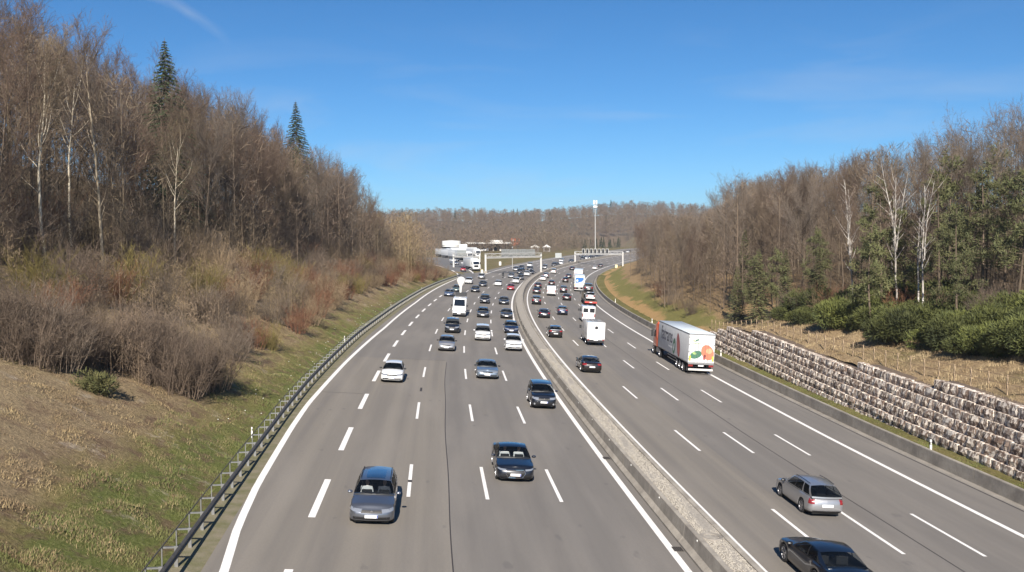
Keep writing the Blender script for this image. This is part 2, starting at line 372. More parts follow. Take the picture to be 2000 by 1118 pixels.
# edge of the paving and the dirt strip under the guard rail
sheet("verge_dirt", srange(-60, 258, 2), [lambda s: railt(s) - .5, lambda s: railt(s) + .1, lambda s: railt(s) + .8], lambda s, t: roadz(s, t) - .02 + np.where(t < -17.2, .02, 0.0), DIRT)
# right-hand gutter
sheet("gutter", srange(-60, 420, 2), [21.10, 21.16, 21.35, 21.55], lambda s, t: roadz(s, t) + np.where(t < 21.13, .002, np.where(t < 21.3, .05, .03)), CONC_D)

# ------------------------------------------------------------------ concrete barriers (segments) and gravel median
def barrier(root_label, tf, prof, a, b, seg, cat='barrier'):
    root = empty("concrete_barrier"); tag(root, root_label, cat)
    n = int((b - a) / seg)
    for i in range(n):
        s0 = a + i * seg; mb = MB(); q = np.linspace(s0 + .015, s0 + seg - .015, 4 if seg < 8 else 6)
        G = [[tuple(P(s, tf(s) + dt, dz)) for dt, dz in prof] for s in q]
        mb.grid(G, CONC, flip=True); mb.face(G[0], CONC); mb.face(G[-1][::-1], CONC)
        mb.build("barrier_segment", root)
    return root
PROF = [(-.05, -.05), (-.05, .09), (.14, .28), (.20, .82), (.24, .85), (.40, .85), (.40, -.05)]
barL = barrier("concrete barrier facing the oncoming carriageway along the left edge of the gravel median", lambda s: 1.75, PROF, -48, 300, 6)
barL2 = barrier("long far stretch of concrete median barrier leading past the gantries", lambda s: 1.75, PROF, 300, 732, 24)
PROFM = [(1.62 - d, z) for d, z in reversed(PROF)]
PR2 = [(-.34, -.05), (-.34, .80), (-.24, .85), (-.12, .83), (-.04, .30), (.05, .06), (.05, -.05)]
barR = barrier("concrete barrier on the right edge of the gravel median, facing the departing traffic", lambda s: 3.45, PR2, -48, 300, 6)
PR3 = [(0, -.05), (0, .02), (.05, .75), (.07, .80), (.27, .80), (.30, -.2)]
barR2 = barrier("far right edge of the gravel median leading past the gantries", lambda s: 3.45, PR2, 300, 732, 24)
barE = barrier("low concrete barrier along the right hand shoulder below the stone wall", lambda s: 21.56, PR3, -48, 324, 6)
for r in ():
    pass
REFL = MB(); REFL.tube((-.03, 0, 0), (.0, 0, 0), .045, .045, WHITE_PL, 8); refl_me = REFL.mesh("reflector")
for s in np.arange(26, 130, 6.0):
    for tt, zz in ((1.95, .72), (1.75, .06)):
        o = link("reflector", refl_me, barL); o.matrix_world = frame(s + 2.2, tt, 1, zz, True) @ Matrix.Rotation(rad(-90), 4, 'Z')
# gravel infill
GRAV = mat("gravel", (.36, .325, .275), .95, col2=(.27, .24, .205), scale=9, bump=1.0, bscale=14)
sheet("gravel_median", ss[ss < 760], [2.14, 2.45, 2.75, 3.12], lambda s, t: roadz(s, t) + .74 + bumps(s * 3, t * 6, .03), GRAV)
oct_v = np.array([(1, 0, 0), (-1, 0, 0), (0, 1, 0), (0, -1, 0), (0, 0, .7), (0, 0, -.7)], float); oct_f = np.array([(0, 2, 4), (2, 1, 4), (1, 3, 4), (3, 0, 4), (2, 0, 5), (1, 2, 5), (3, 1, 5), (0, 3, 5)])
npb = 11000; ps = 26 + 70 * rng.random(npb) ** 1.6; pt = rng.uniform(2.17, 3.1, npb); px_, py_ = xy(ps, pt); pz = roadz(ps, pt) + .75
sz = rng.uniform(.025, .06, npb); V = oct_v[None] * sz[:, None, None] * rng.uniform(.6, 1.3, (npb, 6, 1)) + np.stack([px_, py_, pz], -1)[:, None]
F = (oct_f[None] + 6 * np.arange(npb)[:, None, None]).reshape(-1, 3)
PEB = mat("pebble", (.40, .365, .31), .9, col2=(.27, .245, .21), scale=6)
o = link("pebbles", np_mesh("pebbles", V.reshape(-1, 3), F, PEB)); o['kind'] = 'stuff'
# manhole in the median, drain gratings beside the barrier
root = empty("manhole", frame(34.6, 2.62, 1, .76)); tag(root, "round concrete manhole with a recessed cover in the gravel median", "manhole")
mb = MB(); mb.lathe([(.30, -.1), (.32, .03), (.44, .05), (.48, .02), (.50, -.1)], CONC_D, 24); mb.build("ring", root, smooth=True)
mb = MB(); mb.lathe([(.0, .015), (.20, .02), (.315, .0)], CONC, 24); mb.build("cover", root, smooth=True)
for s, w in ((35.3, 'nearer'), (50.6, 'farther')):
    r = empty("drain_grate", frame(s, 1.47, 1, .006)); tag(r, f"rusty drain grating between white line and median barrier, {w} of the two", "drain")
    mb = MB(); mb.box(-.28, .28, -.2, .2, -.02, .006, DARKSTEEL); mb.build("frame", r)
    mb = MB()
    for k in range(5): mb.box(-.24, .24, -.16 + .075 * k, -.13 + .075 * k, .008, .02, TAR)
    mb.build("bars", r)

# ------------------------------------------------------------------ guard rail on the left
gr = empty("guard_rail"); tag(gr, "steel guard rail on spaced posts curving along the left edge of the motorway", "guard rail")
WP = [(-.04, .44), (.03, .50), (.03, .56), (-.02, .60), (.03, .64), (.03, .70), (-.04, .76), (-.06, .75), (-.06, .45)]
q = srange(18, 266, 2); mb = MB(); mb.grid([[tuple(P(s, railt(s) + dt, dz)) for dt, dz in WP] for s in q], DARKSTEEL, flip=False); mb.build("rail_beam", gr)
mb = MB()
for a, b in zip(q[:-1], q[1:]): mb.tube(P(a, railt(a) - .62, .70), P(b, railt(b) - .62, .70), .025, .025, DARKSTEEL, 5, False)
mb.build("rear_bar", gr)
pm = MB(); pm.box(-.03, .03, -.06, .06, -.5, .72, STEEL); post_me = pm.mesh("post")
bm_ = MB(); bm_.box(-.035, .035, -.62, .0, .66, .715, STEEL); bm_.box(-.02, .02, -.62, -.58, .0, .68, STEEL); brk_me = bm_.mesh("spacer")
for s in np.arange(20, 264, 2.0):
    M = frame(s, railt(s) - .16, 1, 0, True) @ Matrix.Rotation(math.pi, 4, 'Z')
    o = link("post", post_me, gr); o.matrix_world = M
    o = link("spacer", brk_me, gr); o.matrix_world = frame(s, railt(s) - .06, 1, 0, True) @ Matrix.Scale(-1, 4, (0, 1, 0)) if False else frame(s, railt(s) - .04, 1, 0, True) @ Matrix.Rotation(math.pi, 4, 'Z') @ Matrix.Scale(1, 4)

# ------------------------------------------------------------------ ground shapes
def smst(a, b, x): x = np.clip((x - a) / (b - a), 0, 1); return x * x * (3 - 2 * x)
def z_left(s, t):
    e = np.interp(s, RAILS, RAILT); u = np.maximum(0, e - .3 - t); fall = 1 - smst(205, 285, s)
    h = .46 * np.clip(u - .8, 0, 24) + .26 * np.clip(u - 24.8, 0, 70); h = h * np.clip(fall + .03, 0, 1)
    flat = np.interp(s, [200, 285, 340, 450, 600, 760], [0, .2, .6, 1.0, .6, .3])
    return roadz(s, -17.2) * 1.0 + h + bumps(s, t, .16) * np.clip(u / 2, 0, 1) + flat * np.clip(u / 20, 0, 1) * (1 - fall) + np.where(t > -17.2, (roadz(s, t) - roadz(s, -17.2)), 0)
WCH = .65; WT = 24.2
def ncourse(s):
    for lim, n in ((58.6, 6), (93.5, 5), (99, 5), (105.5, 4), (111, 3), (116, 2), (119, 1)):
        if s < lim: return n
    return 0
def z_strip(s, t): return roadz(s, 21.8) + .05 + .06 * np.clip(t - 21.9, 0, 3)
def z_right(s, t):
    w = np.interp(s, [-60, 40, 52, 62, 70, 97, 104, 113, 121], [3.8, 3.7, 3.55, 3.15, 2.95, 2.85, 2.75, 1.2, .2]); b0 = roadz(s, 21.8) + .2
    near = b0 + w + .24 * np.clip(t - 26.2, 0, 16) + .16 * np.clip(t - 42, 0, 60)
    far = b0 + .44 * np.clip(t - 24.6, 0, 16) + .18 * np.clip(t - 39.5, 0, 80)
    k = smst(100, 135, s); k2 = smst(340, 520, s)
    return near * (1 - k) + (far * (1 - k2) + (b0 + .12 * np.clip(t - 23.5, 0, 80)) * k2) * k + bumps(s, t, .18) * np.clip((t - 24) / 3, 0, 1)
lt = [-.35, -1.2, -2.2, -3.4, -4.6, -6, -7.5, -9, -11, -13, -15.5, -18, -21, -25, -30, -36, -44, -54, -68, -90]
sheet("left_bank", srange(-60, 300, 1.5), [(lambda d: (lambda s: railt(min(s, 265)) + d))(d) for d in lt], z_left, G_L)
sheet("right_grass_strip", srange(-60, 330, 1.5), np.linspace(21.86, 24.7, 8), lambda s, t: z_strip(s, t) + bumps(s, t, .05), G_S)
def rs0(s): return WT + (1.9 if s < 100 else float(np.interp(s, [100, 121], [1.9, .1])))
sheet("right_slope", np.unique(np.concatenate([srange(-60, 330, 1.5)])), [rs0] + [26.4, 27.4, 28.6, 30, 31.5, 33, 35, 37, 39.5, 42, 46, 51, 57, 65, 75, 90, 110], lambda s, t: z_right(s, np.maximum(t, np.where(s < 112, 25.8, t))), G_R)
sheet("far_right_verge", srange(327, 760, 4), [21.3, 22.5, 24, 27, 31, 36, 42, 50, 60, 75, 95], lambda s, t: np.where(t < 22, roadz(s, t) - .02, z_right(s, t)), G_R)
def z_plain(s, t): return roadz(s, -17.2) + np.interp(s, [285, 340, 450, 600, 760], [.2, .6, 1.0, .6, .3]) * np.clip((-t - 18) / 12, 0, 1) + np.where(t > -17.2, roadz(s, t) - roadz(s, -17.2), 0) - .012
sheet("far_left_verge", srange(258, 760, 3), [-150, -120, -90, -70, -55, -45, -38, -32, -27, -23, -20, -17.8, -15.7], lambda s, t: z_plain(s, t) - np.where(s < 300, .12, 0), G_F)
# slip road to the services and its lorry park
SLIP = [(250, -13.6), (262, -15.2), (275, -17.0), (290, -19.6), (305, -23.4), (322, -28.5), (342, -35.5), (365, -45), (392, -57), (425, -72)]
def slip_c(i): return P(*SLIP[i])
mbp = MB(); G = []
for i, (s, t) in enumerate(SLIP):
    a = P(*SLIP[max(0, i - 1)]); b = P(*SLIP[min(len(SLIP) - 1, i + 1)]); d = (b - a); d.z = 0; d.normalize(); nrm = Vector((d.y, -d.x, 0)); c = P(s, t)
    zc = lambda p: Vector((p.x, p.y, float(z_plain(*st_of(p.x, p.y))) + .045))
    w0 = [-2.6, -2.8, -3, -3.2, -3.6, -4.6, -6, -9, -14, -18][i]; w1 = [1.6, 2.0, 2.6, 3.0, 3.6, 4.6, 6.5, 10, 14, 18][i]
    G.append([tuple(zc(c + nrm * (w0 + (w1 - w0) * k / 4))) for k in range(5)])
A_P = mat("asphalt_slip", (.145, .138, .132), .85, var=.2, scale=.4)
mbp.grid(G, A_P); o = mbp.build("slip_road", smooth=True); o['kind'] = 'structure'
mbl = MB(); mbl.grid([[tuple(Vector(r[0]) * .94 + Vector(r[4]) * .06 + Vector((0, 0, .012))), tuple(Vector(r[0]) * .88 + Vector(r[4]) * .12 + Vector((0, 0, .012)))] for r in G[1:8]], PAINT)
mbl.grid([[tuple(Vector(r[4]) * .96 + Vector(r[0]) * .04 + Vector((0, 0, .012))), tuple(Vector(r[4]) * .89 + Vector(r[0]) * .11 + Vector((0, 0, .012)))] for r in G[3:8]], PAINT)
o = mbl.build("slip_marking"); o['kind'] = 'structure'
# far terrain: plain, low wooded hills, one sheet to the horizon
def z_hill(x, y):
    h = 30 * smst(640, 1150, y + 60 * np.sin(x * .006 + 1)) + 4 * np.sin(x * .011 + .6) * smst(700, 1100, y) + 4 * np.sin(x * .023 + y * .004) * smst(700, 1000, y)
    h = h + 10 * smst(150, 420, -x) * smst(500, 900, y) - 10 * smst(1500, 3500, y)
    return h
gx = np.concatenate([np.linspace(-4000, -700, 12), np.linspace(-600, 700, 66), np.linspace(800, 4000, 12)]); gy = np.concatenate([np.linspace(-1200, 100, 10), np.linspace(140, 1500, 86), np.linspace(1700, 6500, 14)])
XX, YY = np.meshgrid(gx, gy); ZZ = np.zeros_like(XX)
for i in range(XX.shape[0]):
    for j in range(XX.shape[1]):
        x, y = XX[i, j], YY[i, j]; s, t = st_of(x, y); b = float(roadz(np.clip(s, -80, 880), 0))
        inside = (-110 < s < 770) and (-160 < t < 120)
        ZZ[i, j] = (b + z_hill(x, y)) if not inside else min(b - 9.0, b - 9.0)
        if inside and s > 700: ZZ[i, j] = b - 9
idx = np.arange(XX.size).reshape(XX.shape); F = np.stack([idx[:-1, :-1], idx[:-1, 1:], idx[1:, 1:], idx[1:, :-1]], -1).reshape(-1, 4)
HILLM = mat("woodland_floor", (.115, .082, .058), .95, col2=(.085, .075, .04), scale=.02)
o = link("terrain", np_mesh("terrain", np.stack([XX, YY, ZZ], -1).reshape(-1, 3), F, HILLM, True)); o['kind'] = 'structure'
# ------------------------------------------------------------------ stone wall, fence, delineators
def stonemat(name, light, dark, sd):
    m, n, l, b = newmat(name); t = n.new('ShaderNodeTexCoord'); oi = n.new('ShaderNodeObjectInfo')
    va = n.new('ShaderNodeVectorMath'); va.operation = 'ADD'; l.new(t.outputs['Object'], va.inputs[0])
    sc = n.new('ShaderNodeVectorMath'); sc.operation = 'SCALE'; l.new(oi.outputs['Location'], sc.inputs[0]); sc.inputs['Scale'].default_value = 3.1; l.new(sc.outputs[0], va.inputs[1])
    a = noise(n, l, va.outputs[0], (3.4, 2.2, 1.0), 1.5, 5, .65); f = noise(n, l, va.outputs[0], (1, 1, 1), 9, 5, .7)
    c = mixrgb(n, l, ramp(n, l, a, .44, .53), light, dark); c = mixrgb(n, l, ramp(n, l, f, .5, .75, 0, .5), c, tuple(x * .6 for x in dark))
    l.new(c, b.inputs['Base Color']); b.inputs['Roughness'].default_value = .9; b.inputs['Specular IOR Level'].default_value = .2
    bp = n.new('ShaderNodeBump'); bp.inputs['Strength'].default_value = .8; bp.inputs['Distance'].default_value = .06; l.new(f, bp.inputs['Height']); l.new(bp.outputs[0], b.inputs['Normal'])
    return m
STN = [stonemat("limestone_a", (.84, .75, .65), (.22, .155, .12), 0), stonemat("limestone_b", (.76, .67, .57), (.17, .125, .10), 1), stonemat("limestone_c", (.86, .78, .68), (.30, .225, .18), 2)]
wall = empty("stone_wall"); tag(wall, "stepped dry stone wall of rough pale limestone blocks above the right shoulder", "stone wall")
def rough_block(seed):
    r = random.Random(seed); nx, nz = 4, 3; G = []
    for k in range(nz):
        row = []
        for i in range(nx):
            edge = i in (0, nx - 1) or k in (0, nz - 1); x = -.5 + i / (nx - 1); z = k / (nz - 1)
            row.append([x + r.uniform(-.05, .05) * (0 < i < nx - 1) + (.03 if i == 0 else -.03 if i == nx - 1 else 0) * (k != 1), -(0.0 if edge else .08 + r.uniform(0, .11)) - r.uniform(0, .03), z * .98 + r.uniform(-.04, .04) * (k == 1)])
        G.append(row)
    mb = MB(); m = STN[seed % 3]; mb.grid(G, m, flip=False)
    back_t = [[p[0], .55, p[2]] for p in G[-1]]; mb.grid([G[-1], [[p[0] + r.uniform(-.02, .02), .2, p[2] + r.uniform(-.03, .05)] for p in G[-1]], back_t], m)
    for i, e in ((0, 1), (nx - 1, -1)):
        mb.grid([[G[k][i] for k in range(nz)], [[G[k][i][0], .55, G[k][i][2]] for k in range(nz)]], m, flip=(e < 0))
    return mb
STB = [rough_block(i) for i in range(9)]; STM = [b.mesh("stone") for b in STB]
# block local: x along, -y outwards (to the road), z up
placed = []
def top_h(s): return float(np.interp(s, [30, 52, 58, 62, 70, 97, 104, 108, 113, 119, 121], [4.2, 4.05, 3.95, 3.6, 3.4, 3.3, 3.2, 2.5, 1.6, .75, 0]))
def course_h(s, c): return c * WCH - .020 * (119 - s)
for c in range(9):
    s = 30.0 + R.uniform(0, .6)
    while s < 121:
        ln = R.uniform(.75, 1.4); hb = course_h(s + ln / 2, c)
        if hb > -.55 and hb + WCH * .75 <= top_h(s + ln / 2): placed.append((s + ln / 2, hb, ln))
        s += ln
placed.sort(key=lambda q: abs(q[0] - 62) if q[0] < 44 else q[0] - 46)
rest = MB()
for i, (s, c, ln) in enumerate(placed):
    M = frame(s, WT + .22 * max(0, c) / WCH + R.uniform(-.03, .03), 1, 0, True); M.translation.z = float(z_strip(s, WT)) - .06 + c + R.uniform(-.012, .012)
    M = M @ Matrix.Rotation(R.uniform(-.04, .04), 4, 'Z')
    # x along the road, local -y faces the road (left of travel is +y), so turn half round
    M = M @ Matrix.Rotation(math.pi, 4, 'Z') @ Matrix.Diagonal((ln * .985, .8, WCH * R.uniform(.96, 1.02), 1))
    k = R.randrange(9)
    if len([1]) and i < 290:
        o = link("stone", STM[k], wall); o.matrix_world = M
    else:
        b = STB[k]; off = len(rest.v); rest.v += [tuple(M @ Vector(p)) for p in b.v]; rest.f += [tuple(off + j for j in f) for f in b.f]; mi = rest.mi(b.mats[0]); rest.m += [mi] * len(b.f)
o = rest.build("stones", wall); o['kind'] = 'stuff'
SOIL = mat("wall_fill", (.12, .085, .06), 1.0)
def wtop(s): return max([hb for q, hb, ln in placed if abs(q - s) < 1.0] or [-.5]) + WCH
WTOP = {round(float(q), 2): wtop(q) for q in srange(28, 121, 1.0)}
def wt_(s): return WTOP[round(float(s), 2)]
o = sheet("wall_core", srange(28, 121, 1.0), [24.75, lambda s: WT + .22 * wt_(s) / WCH + .18, lambda s: WT + .22 * wt_(s) / WCH + .7, 26.7], lambda s, t: np.array([[float(z_strip(a, 24.2)) + (-.1 if j == 0 else max(.05, wt_(a) - .22)) for j, (a, b) in enumerate(zip(ra, rb))] for ra, rb in zip(s, t)]), SOIL, kind=None)
o.parent = wall
WOOD = mat("fence_wood", (.46, .34, .22), .85, var=.35, scale=10); RUST = mat("fence_rail", (.30, .20, .13), .8, var=.3, scale=4)
fence = empty("rail_fence"); tag(fence, "post and rail fence running along the top of the stone wall", "fence")
pm = MB(); pm.box(-.036, .036, -.036, .036, -.3, 1.2, WOOD); fpost = pm.mesh("post")
def fz(s): q = np.linspace(s - 7, s + 7, 9); return float(np.mean(z_right(q, np.full(9, 27.3))))
fs = list(np.arange(36, 124, 2.0))
for s in fs:
    M = frame(s, 27.3, 1, 0, True); M.translation.z = fz(s); o = link("post", fpost, fence); o.matrix_world = M
for h in (1.15, .62):
    for a, b in zip(fs[:-1], fs[1:]):
        pa, pb = P(a, 27.24), P(b, 27.24); pa.z = fz(a) + h; pb.z = fz(b) + h; mb = MB(); mb.tube(pa, pb, .017, .017, RUST, 5); mb.build("rail", fence)
def delineator(s, t, z, lab, turn=1, k=1.0):
    r = empty("delineator_post", Matrix.Translation((0, 0, 0))); M = frame(s, t, turn, 0, True); M.translation.z = z; r.matrix_world = M @ Matrix.Scale(k, 4); tag(r, lab, "delineator post", "white delineator posts beside the motorway")
    mb = MB(); mb.box(-.05, .05, -.06, .06, -.1, .74, WHITE_PL); mb.box(-.04, .05, -.055, .055, .9, 1.05, WHITE_PL); mb.build("post", r)
    mb = MB(); mb.box(-.052, .052, -.062, .062, .74, .9, BLACK_PL); mb.box(-.056, -.05, -.03, .03, .77, .87, WHITE_PL); mb.build("black_band", r)
for s, lab in ((54.0, "white delineator post on the grass strip below the stone wall, nearest to the camera"), (99, "white delineator post on the grass strip just behind the orange lorry"), (140, "white delineator post on the grass beyond the orange lorry"), (190, "white delineator post at the foot of the tan slope on the bend")):
    delineator(s, 22.4, float(z_strip(s, 22.4)) + .02, lab)
for s, lab in ((52.5, "white delineator post behind the guard rail, nearest on the left"), (101, "white delineator post behind the guard rail below the bare thicket"), (150, "white delineator post behind the guard rail, third along the left bank"), (200, "farthest white delineator post behind the left guard rail")):
    t = railt(s) - 1.1; delineator(s, t, float(z_left(s, t)), lab, 1, .62)

# ------------------------------------------------------------------ vehicles
def paint(name, col, metal=.35, rough=.32): return mat(name, col, rough, metal, 1.0)
PC = dict(steel=paint("paint_steel", (.165, .175, .20), .75, .30), black=paint("paint_black", (.006, .008, .014), .1), navy=paint("paint_navy", (.010, .018, .05), .3), darkgrey=paint("paint_darkgrey", (.045, .047, .052), .6),
          silver=paint("paint_silver", (.42, .42, .43), .7, .33), silverblue=paint("paint_silverblue", (.27, .33, .40), .7, .33), white=paint("paint_white", (.74, .74, .74), 0, .35), red=paint("paint_red", (.36, .015, .02), .1),
          blue=paint("paint_blue", (.07, .10, .17), .5), green=paint("paint_green", (.05, .09, .085), .5), blackbrown=paint("paint_blackbrown", (.018, .013, .012), .4), orange=paint("paint_orange", (.62, .10, .025), 0, .4))
PC['whitegrey'] = PC['white']; PC['blackwhite'] = PC['white']
def glassmat():
    m, n, l, b = newmat("car_glass"); out = n['Material Output']; b.inputs['Base Color'].default_value = (.008, .010, .013, 1); b.inputs['Roughness'].default_value = .03; b.inputs['Specular IOR Level'].default_value = .9
    tr = n.new('ShaderNodeBsdfTransparent'); tr.inputs[0].default_value = (.80, .84, .86, 1); mx = n.new('ShaderNodeMixShader'); mx.inputs[0].default_value = .33
    l.new(tr.outputs[0], mx.inputs[1]); l.new(b.outputs[0], mx.inputs[2]); l.new(mx.outputs[0], out.inputs[0]); return m
GLASS = glassmat(); DGLASS = mat("dark_glass", (.008, .011, .016), .04, spec=.9)
TYRE = mat("tyre", (.018, .018, .019), .85); RIM = mat("alloy_rim", (.42, .42, .44), .32, .85); DARK = mat("underbody", (.008, .008, .008), .9); INT = mat("cabin_dark", (.02, .019, .019), .8); SEAT = mat("seat_fabric", (.018, .018, .019), .85)
LAMP = mat("headlamp", (.40, .42, .45), .10, .6, 1.0); TAIL = mat("tail_lamp", (.20, .014, .013), .15, 0, 1.0); PLATE = mat("number_plate", (.80, .80, .80), .4); PLB = mat("plate_blue", (.02, .06, .35), .4)
CHROME = mat("chrome", (.62, .62, .63), .12, 1.0); TRIM = mat("black_trim", (.012, .012, .013), .45); GRILLE = mat("grille_mesh", (.015, .015, .016), .5, .3); AMBER = mat("amber_lamp", (.75, .25, .02), .2, 0, 1.0)
SKYROOF = mat("glass_roof", (.012, .025, .05), .04, spec=1.0, coat=1.0)
BASEPAINT = PC['silver']

def wheel_parts(r, w, spokes=5):
    t = MB(); t.lathe([(r * .66, -w / 2 + .01), (r * .92, -w / 2), (r, -w / 2 + .03), (r, w / 2 - .03), (r * .92, w / 2), (r * .66, w / 2 - .01)], TYRE, 20, 'y')
    m = MB(); m.lathe([(0, w / 2 - .055), (r * .62, w / 2 - .055), (r * .64, w / 2 - .002), (r * .69, w / 2 - .004), (r * .69, w / 2 - .03)], RIM, 20, 'y', None)
    m2 = MB(); m2.lathe([(0, w / 2 - .05), (r * .60, w / 2 - .05)], DARK, 16, 'y')
    for k in range(spokes):
        M = Matrix.Rotation(2 * math.pi * k / spokes, 4, 'Y'); m2.box(-.032, .032, w / 2 - .048, w / 2 - .01, 0, r * .64, RIM, M)
    off = len(m.v); m.v += m2.v; m.f += [tuple(off + i for i in f) for f in m2.f]; m.m += [m.mi(m2.mats[i]) for i in m2.m]
    return t.mesh("wheel", True), m.mesh("rim", True)

KIND = dict(
 wagon=dict(L=4.77, W=1.85, H=1.46, hood=1.30, hz=.74, belt=.93, deck=1.02, rf=.80, rr=.42, rb=.10, win=3, Rw=.335, rails=True),
 sedan=dict(L=4.93, W=1.91, H=1.39, hood=1.44, hz=.73, belt=.90, deck=.98, rf=.82, rr=1.45, rb=.42, win=2, Rw=.345),
 hatch=dict(L=4.20, W=1.79, H=1.48, hood=1.02, hz=.76, belt=.96, deck=1.04, rf=.80, rr=.58, rb=.14, win=2, Rw=.32),
 suv=dict(L=4.38, W=1.83, H=1.66, hood=1.10, hz=.90, belt=1.08, deck=1.14, rf=.66, rr=.40, rb=.12, win=3, Rw=.36, rails=True),
 mpv=dict(L=4.75, W=1.88, H=1.76, hood=.95, hz=.90, belt=1.08, deck=1.14, rf=.85, rr=.30, rb=.08, win=3, Rw=.335),
 oldwagon=dict(L=4.55, W=1.73, H=1.46, hood=1.30, hz=.72, belt=.90, deck=.96, rf=.72, rr=.62, rb=.10, win=3, Rw=.315, rails=True),
)
def lerp(a, b, f): return a + (b - a) * f
def vl(a, b, f): return tuple(a[i] + (b[i] - a[i]) * f for i in range(3))
def build_car(kind, colour, name="car", extra=None, hexgrille=False, glassroof=False, bw=False, people=False):
    K = KIND[kind]; L, Wd, H = K['L'], K['W'], K['H']; hw = Wd / 2; Rw = K['Rw']; gc = .19 if kind not in ('suv',) else .24
    cowl = L / 2 - K['hood']; xf = L / 2 - (.86 if kind != 'mpv' else .90); xr = xf - L * .585; Ra = Rw + .05
    pm = BASEPAINT
    def ztop(x):
        if x > cowl: q = (L / 2 - x) / (L / 2 - cowl); return lerp(K['hz'], K['belt'], min(1, q) ** .7)
        q = (cowl - x) / (cowl + L / 2); return lerp(K['belt'], K['deck'], q)
    # plan outline of one half: (x, y, nx, ny, zbottom)
    wf, wr = hw * .68, hw * .76; O = []
    for k in range(4): y = wf * k / 3; O.append((L / 2 - .06 * (k / 3) ** 2, y, 1, .12 * k, gc + .02))
    for a in (28, 58, 82): O.append((L / 2 - .06 - .40 * (1 - math.cos(rad(a))), wf + (hw * .985 - wf) * math.sin(rad(a)), math.cos(rad(a)), math.sin(rad(a)), gc + .02))
    def arch(xc):
        o = [(xc + Ra + .012, gc)]
        for a in range(0, 181, 20): o.append((xc + Ra * math.cos(rad(a)), Rw + Ra * math.sin(rad(a)) * 1.0))
        o.append((xc - Ra - .012, gc)); return o
    side = arch(xf) + [(lerp(xf - Ra, xr + Ra, f), gc) for f in (.2, .4, .6, .8)] + arch(xr)
    xa0, xa1 = xf + Ra, xr - Ra
    for x, zb in side:
        f = (x - xr) / (xf - xr); bul = math.sin(max(0, min(1, f)) * math.pi); O.append((x, hw * (.975 + .025 * bul), 0, 1, zb))
    for a in (80, 58, 28): O.append((-L / 2 + .05 + .30 * (1 - math.cos(rad(a))), wr + (hw * .975 - wr) * math.sin(rad(a)), -math.cos(rad(a)), math.sin(rad(a)), gc + .04))
    for k in (3, 2, 1, 0): O.append((-L / 2 + .05 * (k / 3) ** 2, wr * k / 3, -1, .1 * k, gc + .04))
    RV = [(0, .07), (.10, .02), (.28, .0), (.5, .004), (.72, .006), (.88, .028), (1.0, .065)]
    def pt(k, v, off=0.0, sy=1):
        k = max(0, min(len(O) - 1.001, k)); i = int(k); f = k - i; A, B = O[i], O[min(i + 1, len(O) - 1)]
        x, y, nx, ny, zb = [lerp(A[j], B[j], f) for j in range(5)]; ln = math.hypot(nx, ny) or 1; nx /= ln; ny /= ln
        ins = np.interp(v, [r[0] for r in RV], [r[1] for r in RV]); fr = abs(nx)
        ins = ins * (1 + 1.2 * fr) + (.05 * fr * smst(.6, 1, v)) - off
        z = lerp(zb, ztop(x), v); return (x - nx * ins, sy * (y - ny * ins), z)
    b = MB(); no = len(O)
    for sy in (1, -1):
        G = [[pt(k, v, 0, sy) for v, _ in RV] for k in range(no)]
        b.grid(G, pm, flip=(sy > 0), mf=lambda i, j: TRIM if (j == 0) else pm)
    # deck and bonnet
    fr7 = [-1, -2 / 3, -1 / 3, 0, 1 / 3, 2 / 3, 1]; D = []
    D.append([pt(abs(f) * 3, 1, 0, 1 if f >= 0 else -1) for f in fr7])
    for k in range(4, no - 4):
        p = pt(k, 1); q = max(0, min(1, (p[0] - cowl) / K['hood'])); cr = .055 * math.sin(min(1, (L / 2 - p[0]) / .5) * math.pi / 2) if p[0] > -L / 2 + .3 else .03
        if D and abs(D[-1][6][0] - p[0]) < 1e-4: continue
        D.append([(p[0] + .05 * q * (1 - f * f), f * p[1], p[2] + cr * (1 - f * f)) for f in fr7])
    D.append([pt(no - 1 - abs(f) * 3, 1, 0, 1 if f >= 0 else -1) for f in fr7])
    ra = cowl - K['rf']; rb_ = -L / 2 + K['rb']
    b.grid(D, pm, mf=lambda i, j: None if (D[i][3][0] < cowl - .02 and D[i + 1][3][0] > rb_ + .05) else pm)
    zb_ = K['belt']; b.box(cowl - .62, cowl + .05, -hw + .13, hw - .13, zb_ - .22, zb_ - .05, INT); b.box(rb_ + .05, rb_ + .50, -hw + .14, hw - .14, K['deck'] - .10, K['deck'] - .03, INT)
    for sy in (1, -1): b.face([(cowl, sy * (hw - .12), .5), (rb_ + .08, sy * (hw - .12), .5), (rb_ + .08, sy * (hw - .12), K['deck'] - .01), (cowl, sy * (hw - .12), zb_ - .01)], INT)
    b.face([(rb_ + .10, -hw + .12, .5), (rb_ + .10, hw - .12, .5), (rb_ + .10, hw - .12, K['deck'] - .01), (rb_ + .10, -hw + .12, K['deck'] - .01)], INT); b.face([(cowl + .02, -hw + .12, .4), (cowl + .02, hw - .12, .4), (cowl + .02, hw - .12, zb_ - .06), (cowl + .02, -hw + .12, zb_ - .06)], INT)
    b.box(-L / 2 + .2, L / 2 - .2, -hw + .24, hw - .24, gc - .02, .62, DARK)
    # greenhouse columns
    rr_ = -L / 2 + K['rr']; yb = hw - .085; yr = hw * (.72 if kind in ('sedan', 'wagon', 'hatch', 'oldwagon') else .79)
    xA = cowl - .10; xD = rb_ + .02 if kind != 'sedan' else rb_ + .06
    qs = [0, .05, .34, .38, .66, .70, .93, 1] if K['win'] == 3 else [0, .055, .44, .485, .84, .90, .96, 1]
    glass_iv = (1, 3, 5) if K['win'] == 3 else (1, 3)
    rs = [0, .06, .30, .62, .92, 1]
